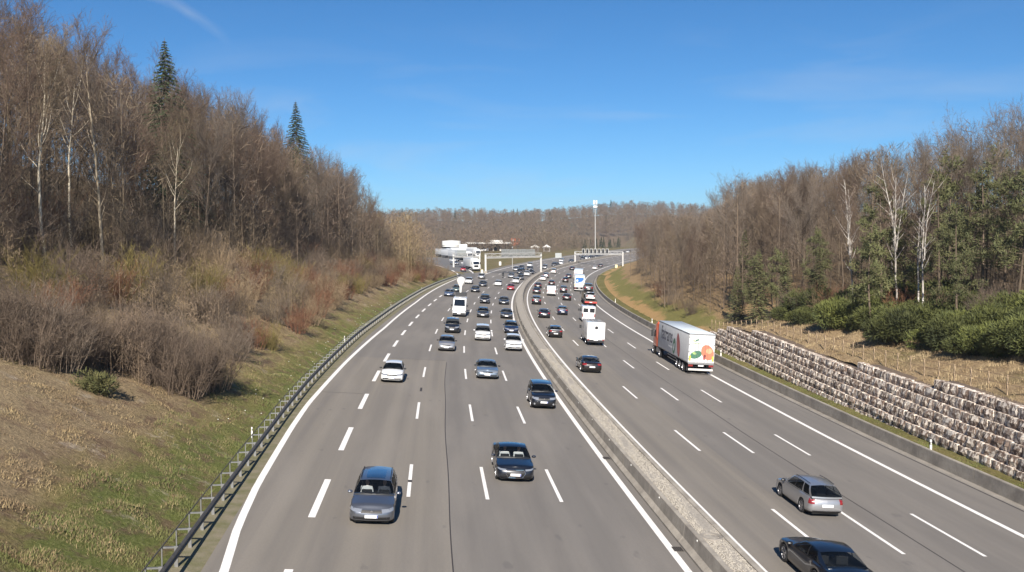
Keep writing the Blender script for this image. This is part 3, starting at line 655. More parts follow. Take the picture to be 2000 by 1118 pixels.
    def zroof(x): f = (ra - x) / (ra - rr_); return H - .045 - .05 * (1 - min(1, f / .25)) ** 2 - (.075 if kind == 'sedan' else .05) * max(0, (f - .55) / .45) ** 2
    def roofw(f): return yr * (1 - .05 * max(0, f - .6) / .4 - .03 * (1 - min(1, f / .2)))
    def side_pt(q, r, sy, off=0):
        xb = lerp(xA, xD, q); xt = lerp(ra, rr_, q); base = (xb, yb - .02 * q - (.10 * max(0, q - .85) / .15 if K['win'] == 2 else .03 * max(0, q - .85) / .15), ztop(xb) + .012); top = (xt, roofw(q), zroof(xt))
        p = vl(base, top, r); bl = .035 * math.sin(math.pi * r) + off; return (p[0], sy * (p[1] + bl), p[2] + off * .35)
    for sy in (1, -1):
        G = [[side_pt(q, r, sy) for r in rs] for q in qs]
        def mf(i, j):
            if i in glass_iv and 1 <= j <= 3: return None
            if i in (2,) and 1 <= j <= 3: return TRIM
            return pm
        b.grid(G, pm, flip=(sy > 0), mf=mf)
    RG = [[(lerp(ra, rr_, f) + .04 * (1 - g * g) * (1 if f < .5 else -1) * abs(f - .5) * 2, g * roofw(f), zroof(lerp(ra, rr_, f)) + .05 * (1 - g * g)) for g in fr7] for f in (0, .15, .35, .6, .85, 1)]
    b.grid(RG, PC['silver'] if colour == 'whitegrey' else pm)
    if K.get('rails') and kind != 'oldwagon' or kind == 'oldwagon':
        if K.get('rails'):
            for sy in (1, -1):
                for f0, f1 in ((.08, .5), (.5, .92)): b.tube((lerp(ra, rr_, f0), sy * (roofw(f0) - .03), zroof(lerp(ra, rr_, f0)) + .06), (lerp(ra, rr_, f1), sy * (roofw(f1) - .03), zroof(lerp(ra, rr_, f1)) + .06), .016, .016, TRIM if colour not in ('black',) else CHROME, 5)
    root = empty(name); parts = []
    def part(nm, mb, parent=root, sm=True): o = mb.build(nm, parent, sm); parts.append(o); return o
    body = part('body', b); 
    # windscreen and rear window
    def screen(front):
        q = 0 if front else 1; rows = []
        for r in (0.05, .3, .6, .97):
            l_ = side_pt(q, r, 1); row = []
            for g in (-1, -.66, -.33, 0, .33, .66, 1):
                bow = (.13 * (1 - r) + .05 * r) * (1 - g * g) * (1 if front else -.7); row.append((l_[0] + bow, g * l_[1] * .985, l_[2] + .05 * r * (1 - g * g) + (.05 if front else .0) * (1 - r) * (1 - g * g)))
            rows.append(row)
        return rows
    for nm, front in (('windscreen', True), ('rear_window', False)):
        rows = screen(front); w = MB(); w.grid(rows, GLASS if front else GLASS, flip=front); part(nm, w)
        f = MB(); q = 0 if front else 1
        # painted lip under the glass
        e = rows[0]; dn = [(p[0] + (.02 if front else -.01), p[1], p[2] - .07) for p in e]; f.grid([dn, e], TRIM if front else pm, flip=front); 
        if front: 
            for sy in (-1, 1): f.tube((rows[0][3][0] + .03, sy * .08, rows[0][3][2] + .01), (rows[0][3][0] - .02, sy * .62, rows[0][3][2] + .035), .010, .008, BLACK_PL, 4)
        part('cowl' if front else 'tailgate_lip', f, body)
    for sy in (1, -1):
        for i in glass_iv:
            w = MB(); w.grid([[side_pt(lerp(qs[i], qs[i + 1], a), r, sy, -.004) for r in (.06, .30, .62, .92)] for a in (0, .5, 1)], GLASS, flip=(sy > 0)); part('side_window', w)
    # lamps, grille, plates
    def patch(m, k0, k1, v0, v1, off=.008, n=6, both=True, vs=None):
        mb = MB()
        for sy in (1, -1):
            mb.grid([[pt(lerp(k0, k1, a / n), lerp(v0 + (vs or 0) * a / n, v1, c / 3), off, sy) for c in range(4)] for a in range(n + 1)], m, flip=(sy > 0))
        return mb
    def patch1(m, k0, k1, v0, v1, sy, off=.009, n=6, vs=0):
        mb = MB(); mb.grid([[pt(lerp(k0, k1, a / n), lerp(v0 + vs * a / n, v1, c / 3), off, sy) for c in range(4)] for a in range(n + 1)], m, flip=(sy > 0)); return mb
    big = kind in ('suv', 'mpv')
    for sy in (1, -1): part('headlight', patch1(LAMP, 2.0 if not hexgrille else 2.3, 5.7, .70 if not hexgrille else .76, .92 if not hexgrille else .90, sy, vs=.04))
    if hexgrille:
        part('grille', patch(GRILLE, 0, 2.2, .16, .84)); c = MB()
        hp = [(0, .86), (1.85, .86), (2.3, .58), (1.6, .14), (0, .14)]
        for sy in (1, -1):
            for (k0, v0), (k1, v1) in zip(hp[:-1], hp[1:]): c.tube(pt(k0, v0, .02, sy), pt(k1, v1, .02, sy), .018, .018, CHROME, 5)
        part('grille_frame', c)
    else:
        part('grille', patch(GRILLE, 0, 2.05, .66, .86)); c = MB()
        for v in (.70, .76, .82) if kind == 'wagon' else (.76,):
            for sy in (1, -1): c.tube(pt(0, v, .014, sy), pt(2.0, v, .014, sy), .011, .011, CHROME, 4)
        c.lathe([(0, .02), (.055, .018), (.06, 0)], CHROME, 14, 'x', Matrix.Translation(pt(0, .78, .006))); part('grille_trim', c)
    part('lower_intake', patch(TRIM, 0, 3.9, .16, .36, .006))
    if kind == 'suv':
        for sy in (1, -1): f = MB(); f.lathe([(0, .02), (.06, .015), (.07, 0)], LAMP, 12, 'x', Matrix.Translation(pt(3.4, .22, .012, sy))); part('fog_lamp', f)
    p = pt(0, .44, .03); pl = MB(); pl.box(p[0] - .012, p[0] + .012, -.26, .26, p[2] - .06, p[2] + .06, PLATE); pl.box(p[0] + .0125, p[0] + .014, .215, .257, p[2] - .055, p[2] + .055, PLB); part('number_plate', pl, sm=False)
    e = no - 1
    for sy in (1, -1): part('tail_light', patch1(TAIL, e - (2.2 if kind != 'oldwagon' else 2.75), e - 5.6, (.70 if kind != 'oldwagon' else .58) if not big else .55, .92, sy))
    zpv = .50 if kind in ('oldwagon', 'wagon', 'sedan') else .42
    p = pt(e, zpv, .02); pl = MB(); pl.box(p[0] - .012, p[0] + .012, -.26, .26, p[2] - .06, p[2] + .06, PLATE); part('number_plate', pl, sm=False)
    bp = patch(TRIM, e, e - 3.4, .05, .16, .008); part('rear_valance', bp)
    for sy in (1, -1):
        mb = MB(); bx = cowl - .22; z0 = ztop(bx) + .06; G = []
        for q in range(9):
            a = 2 * math.pi * q / 8; G.append([(bx + .09 * math.cos(a) * s_, sy * (hw - .02 + d), z0 + .065 * math.sin(a) * s_ + .03) for s_, d in ((.5, 0), (1, .05), (1.05, .13), (.7, .2), (0, .21))])
        mb.grid(G, TRIM if colour in ('white', 'silverblue', 'silver') and kind != 'mpv' else pm, flip=(sy < 0)); part('mirror', mb)
    tm, rm = wheel_parts(Rw, .215)
    for x in (xf, xr):
        for sy in (1, -1):
            o = link('wheel', tm, root); o.matrix_basis = Matrix.Translation((x, sy * (hw - .125), Rw)) @ (Matrix.Identity(4) if sy > 0 else Matrix.Rotation(math.pi, 4, 'Z')); parts.append(o)
            r_ = link('rim', rm, o); parts.append(r_)
    if glassroof: g = MB(); g.grid([[(p[0], p[1] * .84, p[2] + .008) for p in row] for row in [[vl(RG[i][j], RG[i + 1][j], f) for j in range(7)] for i, f in ((0, .5), (1, 0), (2, 0), (3, 0), (3, .5))]], SKYROOF); part('glass_roof', g)
    # seats
    st = MB(); fl = .42
    for y in (-.37, .37):
        st.box(cowl - 1.55, cowl - 1.02, y - .22, y + .22, fl + .2, fl + .42, SEAT); st.box(cowl - 1.68, cowl - 1.50, y - .22, y + .22, fl + .3, min(H - .38, fl + .72), SEAT); st.box(cowl - 1.66, cowl - 1.56, y - .11, y + .11, min(H - .40, fl + .70), min(H - .2, fl + .92), SEAT)
    part('seats', st, sm=False)
    return root, parts
def set_colour(root, m):
    for c in root.children:
        for sl in c.material_slots:
            if sl.material == BASEPAINT: sl.link = 'OBJECT'; sl.material = m
def copy_tree(o, parent=None):
    c = o.copy(); COL.objects.link(c)
    if parent: c.parent = parent
    for ch in list(o.children): copy_tree(ch, c)
    return c
def joined(root, name):          # a far car: the same car as one mesh
    vs, fs, ms, mats = [], [], [], []
    def walk(o, M):
        if o.type == 'MESH':
            off = len(vs); vs.extend([tuple(M @ v.co) for v in o.data.vertices])
            for p in o.data.polygons:
                mt = o.data.materials[p.material_index]
                if mt not in mats: mats.append(mt)
                fs.append(tuple(off + i for i in p.vertices)); ms.append(mats.index(mt))
        for c in o.children: walk(c, M @ c.matrix_basis)
    walk(root, Matrix.Identity(4)); me = bpy.data.meshes.new(name); me.from_pydata(vs, [], fs)
    for m in mats: me.materials.append(m)
    me.polygons.foreach_set('material_index', ms); me.polygons.foreach_set('use_smooth', [True] * len(fs)); me.update(); me.set_sharp_from_angle(angle=rad(40)); return me
PROTO = {}; FAR = {}
CARNAME = dict(wagon='estate_car', sedan='saloon_car', hatch='hatchback_car', suv='crossover_car', mpv='people_carrier', oldwagon='estate_car')
CATN = dict(wagon='car', sedan='car', hatch='car', suv='car', mpv='car', oldwagon='car')
def place_car(kind, s, t, d, colour, label, group, special=None):
    s = s * .9845; M = frame(s, t, d, .005); far = s > 245
    if special:
        root, _ = build_car(kind, colour, CARNAME[kind], **special); set_colour(root, PC[colour]); root.matrix_world = M
    else:
        key = (kind, colour == 'whitegrey')
        if key not in PROTO:
            r0, _ = build_car(kind, colour, CARNAME[kind]); PROTO[key] = r0
            first = True
        else: first = False
        if far:
            if key not in FAR: FAR[key] = joined(PROTO[key], CARNAME[kind])
            root = link(CARNAME[kind], FAR[key]); root.matrix_world = M
            for sl in root.material_slots:
                if sl.material == BASEPAINT: sl.link = 'OBJECT'; sl.material = PC[colour]
        else:
            root = copy_tree(PROTO[key]); root.matrix_world = M; set_colour(root, PC[colour])
    tag(root, label, CATN[kind], group); return root
ODARK = ("small dark car far away in the queue of oncoming traffic around the overhead gantries", "distant dark cars in the oncoming queue")
TAB = [
('wagon',39.9,-10.77,-1,'steel','grey estate car with a blue-tinted glass roof, nearest oncoming car'),
('sedan',47.6,-4.23,-1,'black','black executive saloon with a big framed grille, second nearest oncoming car'),
('suv',67.9,-0.50,-1,'black','black off-roader with round fog lamps hugging the median line'),
('hatch',76.6,-11.81,-1,'white','white hatchback with a dark grille alone in the slowest oncoming lane'),
('sedan',81.3,-3.95,-1,'silverblue','silver-blue saloon with bright V-shaped nose ahead of the white people carrier'),
('suv',102.3,-0.40,-1,'whitegrey','white compact car with a pale grey roof beside the median line'),
('wagon',121.8,0.19,-1,'navy','dark blue car with roof bars close behind the grey-roofed white car'),
('hatch',99.3,-7.63,-1,'silver','silver hatchback just in front of the black people carrier'),
('mpv',111.4,-3.63,-1,'white','white people carrier with white mirrors in the middle oncoming lane'),
('mpv',118.8,-7.40,-1,'black','black people carrier between the silver hatchback and the white van'),
('bigvan',145.0,-7.22,-1,'white',''),
('wagon',144.6,-3.58,-1,'darkgrey','dark grey estate car level with the white van, middle oncoming lane'),
('sedan',145.0,0.08,-1,'darkgrey','dark grey coupe-like saloon beside the white median line'),
('suv',175.3,-3.92,-1,'black','black car with pale headlights in the middle oncoming lane beside the dish van'),
('sedan',175.7,-0.35,-1,'black','black saloon with silver nose near the median line, behind the grey coupe-like one'),
('sedan',190.0,-11.71,-1,'blue','blue-grey saloon in the outermost oncoming lane left of the white van'),
('hatch',206.3,-11.47,-1,'green','dark green car with silver bonnet behind the blue-grey saloon'),
('suv',239.7,-11.66,-1,'blackwhite','dark-windowed van with a white nose just past the exit slip road'),
('sedan',208.7,-7.50,-1,'black','black car with bright headlights right behind the white dish van'),
('sedan',232.6,-7.45,-1,'black','black car with silver nose behind the bright-lit black car'),
('hatch',269.5,-11.30,-1,'silver','pale silver car at the tip of the exit slip road'),
('hatch',238.6,-4.02,-1,'white','white hatchback midway between the motorcycle and the red car'),
('hatch',224.5,-0.15,-1,'red','red car beside the median line on the oncoming carriageway'),
('suv',255.8,-0.45,-1,'white','white car directly behind the red car on the oncoming carriageway'),
('suv',276.6,-0.45,-1,'black','dark car behind and beside the white car that follows the red one'),
('wagon',283.7,-3.90,-1,'silver','silver car level with the motorcycle, third oncoming lane'),
('hatch',329.0,-7.50,-1,'silver','pale silver car in the outermost lane below the big sign gantry'),
('suv',311.3,-3.90,-1,'black','dark blue-black car beside the pale silver car below the sign gantry'),
('suv',300.3,-0.45,-1,'white','white car in the fast lane just before the gantry leg'),
('sedan',315.0,-0.45,-1,'black','black saloon in the fast lane beside the gantry leg'),
('suv',317.3,-3.90,-1,'darkgrey','#odark'),
('sedan',343.8,-7.50,-1,'black','#odark'),
('sedan',340.4,-3.90,-1,'darkgrey','#odark'),
('mpv',364.0,-7.50,-1,'white','white people carrier in the outermost lane right of the big signs'),
('suv',356.0,-0.45,-1,'silver','silver car with dark windows just beyond the sign gantry, fast lane'),
('sedan',387.2,-0.45,-1,'black','#odark'),
('suv',381.0,-0.45,-1,'black','#odark'),
('hatch',399.7,-0.45,-1,'white','white car in the fast lane approaching the gantry of dark panels'),
('mpv',420.8,-3.90,-1,'white','white car hugging the far verge ahead of the gantry of dark panels'),
('sedan',425.6,-0.45,-1,'darkgrey','#odark'),
('suv',456.3,-0.45,-1,'black','#odark'),
('suv',490.5,-7.50,-1,'black','#odark'),
('sedan',500.4,-7.50,-1,'black','#odark'),
('hatch',466.2,-0.45,-1,'white','white car seen right under the dark gantry panels'),
('sedan',494.3,-0.45,-1,'black','#odark'),
('sedan',472.3,-0.45,-1,'silver','silver car seen under the right half of the gantry beam'),
('suv',479.8,-0.45,-1,'black','#odark'),
('hatch',500.4,-0.45,-1,'black','#odark'),
('sedan',590.8,-0.45,-1,'darkgrey','#odark'),
('sedan',616.6,-0.45,-1,'darkgrey','#odark'),
('hatch',610.4,-0.45,-1,'white','farthest white car, where the road vanishes behind the wood'),
('suv',508.5,-0.45,-1,'black','#odark'),
('oldwagon',43.1,9.76,1,'silver','silver estate car with roof rails, seen from behind in the second lane'),
('sedan',88.2,6.05,1,'blackbrown','black saloon with bronze reflections driving away nearest the median'),
('boxvan',113.7,9.71,1,'white',''),
('pickup',146.3,12.88,1,'white',''),
('hatch',118.8,5.66,1,'blackbrown','dark brown-black hatchback alone in the fast lane driving away'),
('hatch',157.8,9.59,1,'navy','dark blue hatchback left of the white tow car, driving away'),
('sedan',149.8,6.14,1,'black','black saloon in the fast lane level with the blue hatchback'),
('suv',180.5,5.85,1,'black','black car with a pale rear window by the median, before the blue hatchback'),
('sedan',216.9,6.14,1,'darkgrey','grey saloon by the median left of the white van'),
('sedan',240.8,6.09,1,'blackbrown','dark saloon ahead of the grey saloon by the median'),
('panelvan',212.4,9.44,1,'white','white delivery van with blank rear doors in the second lane, driving away'),
('sedan',199.1,12.52,1,'blackbrown','dark saloon in the third lane beside the car transporter'),
('suv',227.5,12.51,1,'black','black car with a bright rear window in the third lane beside the blue-marked lorry'),
('hatch',257.1,9.30,1,'blackbrown','dark hatchback ahead of the white delivery van'),
('wagon',280.6,5.90,1,'white','white low car by the median, ahead of the dark hatchback'),
('suv',296.5,5.90,1,'silver','silver car in front of the white low car'),
('mpv',329.3,5.90,1,'white','white van-like car by the median beyond the gantry leg'),
('sedan',362.2,9.30,1,'black','black car by the median left of the white and red lorry'),
('hatch',278.7,12.70,1,'blackbrown','dark car with a glaring rear window left of the blue-marked lorry'),
('sedan',304.5,12.70,1,'black','#rdark'),
('hatch',379.2,16.30,1,'white','white car on the bend beyond the last lorry'),
('sedan',401.0,16.30,1,'darkgrey','dark grey car ahead of the white car on the bend'),

]
SKIP = ('bigvan', 'boxvan', 'pickup', 'panelvan')
SPEC = {'grey estate car with a blue-tinted glass roof, nearest oncoming car': dict(glassroof=True), 'black executive saloon with a big framed grille, second nearest oncoming car': dict(hexgrille=True)}
NEAR = {}
for kind, s, t, d, colour, label in TAB:
    if kind in SKIP: continue
    grp = "oncoming cars on the left carriageway" if d < 0 else "departing cars on the right carriageway"
    if label == '#odark': label, grp = ODARK
    if label == '#rdark': label, grp = "small dark car ahead of the glaring-window car, left of the white and red lorry", "departing cars on the right carriageway"
    o = place_car(kind, s, t, d, colour, label, grp, SPEC.get(label)); NEAR[label] = o
# the black saloon at the bottom edge, leaving the frame
NEAR['edge'] = place_car('sedan', 33.1, 6.3, 1, 'black', "black saloon cut off by the bottom edge of the picture, seen from behind", "departing cars on the right carriageway", dict())
NEAR['red'] = place_car('hatch', 297.5, -21.3, -1, 'red', "red car waiting on the slip road left of the white lorry", "vehicles on the slip road and services"); NEAR['red'].matrix_world = frame(298, -21.6, -1, .14) @ Matrix.Rotation(rad(8), 4, 'Z')
# ------------------------------------------------------------------ vans and lorries
def extrude_profile(mb, prof, y0, y1, m, bevel=.05, mf=None, taper=0):
    """closed side profile (x,z) swept across y with rounded edges"""
    cx = sum(p[0] for p in prof) / len(prof); cz = sum(p[1] for p in prof) / len(prof)
    def ins(p, d):
        vx, vz = p[0] - cx, p[1] - cz; return (p[0] - d * (1 if vx > 0 else -1) * min(1, abs(vx) * 3), p[1] - d * (1 if vz > 0 else -1) * min(1, abs(vz) * 3))
    lay = [(y0, bevel), (y0 + bevel * .35, bevel * .3), (y0 + bevel, 0), (y1 - bevel, 0), (y1 - bevel * .35, bevel * .3), (y1, bevel)]
    G = [[(lambda q: (q[0], y, q[1]))(ins(p, d)) for p in prof] for y, d in lay]
    mb.grid(G, m, wrap=True, mf=mf); mb.face(G[0][::-1], m); mb.face(G[-1], m)
def add_wheels(root, xs, yw, r, w=.28, dual=False):
    tm, rm = wheel_parts(r, w, 8 if r > .4 else 5)
    for x in xs:
        for sy in (1, -1):
            o = link('wheel', tm, root); o.matrix_basis = Matrix.Translation((x, sy * yw, r)) @ (Matrix.Identity(4) if sy > 0 else Matrix.Rotation(math.pi, 4, 'Z')); link('rim', rm, o)
def boxpart(name, parent, m, *b):
    mb = MB()
    for q in b: mb.box(*q, m)
    return mb.build(name, parent)
def mirrors(root, x, y, z, h=.34, m=BLACK_PL):
    for sy in (1, -1):
        mb = MB(); mb.box(x - .06, x + .08, min(sy * (y + .05), sy * (y + .30)), max(sy * (y + .05), sy * (y + .30)), z - h / 2, z + h / 2, m); mb.tube((x, sy * y, z), (x, sy * (y + .08), z), .02, .02, m, 5); mb.build('mirror', root)
def plate(root, x, z, sgn=1): return boxpart('number_plate', root, PLATE, (x - .01, x + .01, -.26, .26, z - .06, z + .06))
def quad(name, root, m, pts):
    mb = MB(); mb.face(pts, m); n = Vector(pts[1]) - Vector(pts[0]); mb2 = mb
    return mb.build(name, root)
def slab(name, root, m, a, b, c, d, th=.012):
    """thin plate on the four points, thickened outwards"""
    A, B, C, D = map(Vector, (a, b, c, d)); n = (B - A).cross(D - A).normalized() * th; mb = MB()
    mb.face([A + n, B + n, C + n, D + n], m)
    for p, q in ((A, B), (B, C), (C, D), (D, A)): mb.face([p, q, q + n, p + n], m)
    return mb.build(name, root)
def panel_van(label, s, t, d, group, L=5.95, Wd=2.0, H=2.65, pm=None, blank=True, dish=False, name='panel_van'):
    pm = pm or PC['white']; root = empty(name, frame(s, t, d, .005)); tag(root, label, "van", group); x0, x1 = -L / 2, L / 2; hw = Wd / 2
    prof = [(x0, .45), (x0 + .02, H - .25), (x0 + .12, H - .06), (x0 + .5, H), (x1 - 2.0, H), (x1 - 1.62, H - .10), (x1 - .92, 1.50), (x1 - .25, 1.20), (x1 - .05, .95), (x1, .55), (x1 - .05, .30), (x0 + .05, .32)]
    b = MB(); extrude_profile(b, prof, -hw, hw, pm, .09); bo = b.build('body', root, True)
    boxpart('underbody', bo, DARK, (x0 + .2, x1 - .3, -hw + .2, hw - .2, .22, .5))
    q = lambda f: (x1 - 1.62 + (.70) * f, H - .10 + (1.50 - H + .10) * f)
    (ax, az), (bx, bz) = q(.12), q(.93); slab('windscreen', root, DGLASS, (bx, -hw + .16, bz), (bx, hw - .16, bz), (ax, hw - .24, az), (ax, -hw + .24, az))
    for sy in (1, -1):
        y = sy * (hw + .001); pts = [(x1 - 2.35, y, 1.45), (x1 - 1.15, y, 1.45), (x1 - 1.55, y, 2.12), (x1 - 2.35, y, 2.12)]; slab('side_window', root, DGLASS, *(pts if sy < 0 else pts[::-1]), .008)
        mb = MB(); mb.box(x1 - .22, x1 + .012, sy * hw * .93 - .12 - .02, sy * hw * .93 + .02 if sy < 0 else sy * hw * .93 + .02, .78, 1.05, LAMP); mb.build('headlight', root)
        boxpart('tail_light', root, TAIL, (x0 - .015, x0 + .04, min(sy * (hw - .02), sy * (hw - .16)), max(sy * (hw - .02), sy * (hw - .16)), .85, 1.35))
    gm = MB()
    for k in (-1, 1): gm.box(x1 - .12, x1 + .004, k * .38 - .28, k * .38 + .28, .86, .97, TRIM)
    gm.build('grille', root); boxpart('bumper', root, BLACK_PL, (x1 - .15, x1 + .04, -hw + .05, hw - .05, .28, .62)); plate(root, x1 + .05, .50)
    boxpart('bumper', root, BLACK_PL, (x0 - .05, x0 + .1, -hw + .08, hw - .08, .34, .55)); plate(root, x0 - .02, .75)
    sm = MB(); sm.box(x0 - .006, x0, -.012, .012, .6, H - .3, DARK)
    sm.build('door_seam', root)
    if not blank:
        for sy in (-1, 1): slab('rear_window', root, DGLASS, (x0 - .002, sy * .5 + .38, 1.55), (x0 - .002, sy * .5 - .38, 1.55), (x0 - .002, sy * .5 - .38, 2.2), (x0 - .002, sy * .5 + .38, 2.2), .01)
    add_wheels(root, (x1 - 1.0, x1 - 1.0 - L * .61), hw - .15, .34, .24); mirrors(root, x1 - 1.35, hw, 1.62)
    if dish:
        boxpart('roof_box', root, BLACK_PL, (x0 + .25, x0 + 1.0, -hw + .12, hw - .12, H + .02, H + .62))
        dm = MB(); dm.lathe([(0.0, .62), (.16, .62), (.22, 1.55), (.55, 2.0), (.68, 2.45), (.55, 2.85), (.28, 3.05), (0, 3.1)], WHITE_PL, 16, 'z', Matrix.Translation((x0 + .55, -.1, H)))
        dm.build('mast_dome', root, True)
    return root
GO, GD = "oncoming cars on the left carriageway", "departing cars on the right carriageway"
panel_van("white high-roofed van carrying a white domed mast behind its cab roof", 142.7, -7.22, -1, "vans and lorries on the motorway", L=6.2, Wd=2.02, H=2.8, dish=True)
panel_van("white delivery van with blank rear doors in the second lane, driving away", 209.5, 9.44, 1, "vans and lorries on the motorway", L=5.0, H=2.25)
panel_van("white van with dark rear windows just ahead of the white box van", 144.2, 12.75, 1, "vans and lorries on the motorway", L=5.6, H=2.5, blank=False)
# white box van with a square emblem
root = empty("box_van", frame(111.6, 9.8, 1, .005)); tag(root, "white box van with one small dark square on its plain rear wall", "van", "vans and lorries on the motorway")
b = MB(); extrude_profile(b, [(-3.5, .70), (-3.5, 2.72), (-3.42, 2.8), (1.5, 2.8), (1.9, 2.65), (1.9, .70)], -1.06, 1.06, PC['white'], .05); b.build('box_body', root, True)
b = MB(); extrude_profile(b, [(1.3, .45), (1.3, 2.2), (1.9, 2.25), (2.65, 1.5), (3.35, 1.2), (3.5, .9), (3.5, .35), (1.4, .35)], -1.0, 1.0, PC['white'], .08); cabo = b.build('cab', root, True)
slab('windscreen', root, DGLASS, (2.58, -.85, 1.56), (2.58, .85, 1.56), (1.98, .78, 2.16), (1.98, -.78, 2.16))
em = MB(); em.box(-3.516, -3.50, -.20, .16, 1.98, 2.32, TRIM); em.box(-3.52, -3.516, -.12, .08, 2.06, 2.24, PC['darkgrey']); em.build('rear_emblem', root)
fm = MB(); fm.box(-3.512, -3.5, -.012, .012, .85, 2.7, CONC_D); fm.box(-3.515, -3.50, -1.02, 1.02, .78, .84, STEEL); fm.build('door_seam', root)
boxpart('chassis', root, DARK, (-3.3, 3.1, -.8, .8, .35, .76)); boxpart('bumper', root, BLACK_PL, (-3.55, -3.42, -1.0, 1.0, .42, .62)); plate(root, -3.56, .7)
for sy in (1, -1): boxpart('tail_light', root, TAIL, (-3.545, -3.46, sy * .9 - .12, sy * .9 + .12, .64, .76))
add_wheels(root, (2.4, -1.9), .88, .36, .26); mirrors(root, 2.1, 1.05, 1.75, .4)

# articulated lorry with orange tractor
def text_mesh(txt, size, m, name, ext=.004, sx=1.0):
    cu = bpy.data.curves.new(name, 'FONT'); cu.body = txt; cu.size = size; cu.extrude = ext; cu.align_x = 'CENTER'; cu.align_y = 'CENTER'; cu.offset = .012 * size
    o = bpy.data.objects.new(name, cu); COL.objects.link(o); dg = bpy.context.evaluated_depsgraph_get(); me = bpy.data.meshes.new_from_object(o.evaluated_get(dg)); bpy.data.objects.remove(o); bpy.data.curves.remove(cu)
    me.materials.clear(); me.materials.append(m); me.name = name; return me
def disc(mb, c, rx, rz, m, axis='y', n=24, tilt=0.0, th=.004):
    pts = []
    for k in range(n):
        a = 2 * math.pi * k / n; u, w = rx * math.cos(a), rz * math.sin(a); u, w = u * math.cos(tilt) - w * math.sin(tilt), u * math.sin(tilt) + w * math.cos(tilt)
        pts.append((c[0] + u, c[1], c[2] + w) if axis == 'y' else (c[0], c[1] + u, c[2] + w))
    mb.face(pts, m)
TRW = mat("trailer_white", (.60, .61, .62), .45, var=.12, scale=1.5); TROOF = mat("trailer_roof", (.60, .66, .70), .4, var=.1, scale=1); INK = mat("print_navy", (.035, .035, .06), .5); LEAF = mat("print_green", (.05, .15, .09), .5); CORAL = mat("print_coral", (.62, .17, .10), .5)
ROSE = mat("print_red", (.36, .09, .09), .5); LIME = mat("print_lime", (.30, .42, .16), .5); YEL = mat("marker_yellow", (.62, .45, .05), .5)
def lorry(label, s, t, pm, box_m, L=13.6, decorate=None, Wd=2.55, group="vans and lorries on the motorway", d=1, H=4.0, M=None):
    root = empty("articulated_lorry", M if M is not None else frame(s, t, d, .005)); tag(root, label, "lorry", group); hw = Wd / 2
    x0 = -8.25; x1 = x0 + L
    b = MB(); extrude_profile(b, [(x0, 1.18), (x0, H - .04), (x0 + .05, H), (x1 - .05, H), (x1, H - .04), (x1, 1.18)], -hw, hw, box_m, .03, mf=lambda i, j: (TROOF if j in (1, 2, 3) else box_m)); tr = b.build('trailer', root, False)
    boxpart('roof_edge', tr, STEEL, (x0 - .02, x1, hw - .02, hw + .012, H - .10, H - .02), (x0 - .02, x1, -hw - .012, -hw + .02, H - .10, H - .02), (x0 - .03, x0 + .01, -hw, hw, H - .12, H - .02))
    boxpart('side_rail', tr, STEEL, (x0, x1, hw - .03, hw + .012, 1.12, 1.22), (x0, x1, -hw - .012, -hw + .03, 1.12, 1.22))
    boxpart('chassis', root, DARK, (x0 + .3, 6.6, -.5, .5, .75, 1.15), (x0 + 3.9, x0 + 5.2, -1.15, 1.15, .5, 1.1))
    boxpart('side_guard', root, STEEL, (x0 + 4.7, x1 - 4.6, hw - .12, hw - .08, .55, .63), (x0 + 4.7, x1 - 4.6, hw - .12, hw - .08, .85, .93), (x0 + 4.7, x1 - 4.6, -hw + .08, -hw + .12, .55, .63), (x0 + 4.7, x1 - 4.6, -hw + .08, -hw + .12, .85, .93))
    # rear doors and frame
    for sy in (-1, 1):
        dm = MB(); dm.box(x0 - .035, x0, min(sy * .02, sy * (hw - .06)), max(sy * .02, sy * (hw - .06)), 1.25, H - .14, TRW if decorate else box_m); do = dm.build('rear_door', root)
        rm_ = MB()
        for y in (.35, .62): rm_.tube((x0 - .06, sy * y, 1.28), (x0 - .06, sy * y, H - .2), .018, .018, STEEL, 6)
        rm_.build('lock_rod', do); hm = MB()
        for z in (1.5, 2.2, 2.9, 3.6): hm.box(x0 - .05, x0 - .02, sy * (hw - .07) - .07, sy * (hw - .07) + .07, z, z + .07, STEEL)
        hm.build('hinge', do)
        boxpart('tail_light', root, TAIL, (x0 - .03, x0 + .05, sy * 1.0 - .22, sy * 1.0 + .22, .80, .98)); boxpart('marker_board', root, YEL, (x0 - .045, x0 - .036, sy * 1.12 - .09, sy * 1.12 + .09, 1.35, 1.85))
    boxpart('bumper', root, STEEL, (x0 - .05, x0 + .08, -hw + .03, hw - .03, 1.02, 1.2)); boxpart('underrun_bar', root, mat("bar_white", (.55, .54, .52), .5), (x0 - .02, x0 + .1, -1.2, 1.2, .42, .60)); plate(root, x0 - .04, .90)
    boxpart('mudflap', root, BLACK_PL, (x0 + .7, x0 + .72, .75, 1.22, .3, .9), (x0 + .7, x0 + .72, -1.22, -.75, .3, .9))
    add_wheels(root, (x0 + 2.0, x0 + 3.3, x0 + 4.6), hw - .22, .5, .38); add_wheels(root, (4.35, 7.75), hw - .2, .5, .34)
    c0 = 6.0; b = MB(); extrude_profile(b, [(c0, 1.0), (c0, 3.55), (c0 + .35, 3.75), (c0 + 1.1, 3.6), (c0 + 1.9, 3.0), (c0 + 2.2, 1.9), (c0 + 2.25, .45), (c0 + 1.9, .38), (c0 + 1.85, .9), (c0 + .9, .95)], -1.22, 1.22, pm, .08); cb = b.build('cab', root, True)
    slab('windscreen', root, DGLASS, (c0 + 2.19, -1.08, 1.95), (c0 + 2.19, 1.08, 1.95), (c0 + 1.92, 1.0, 2.92), (c0 + 1.92, -1.0, 2.92))
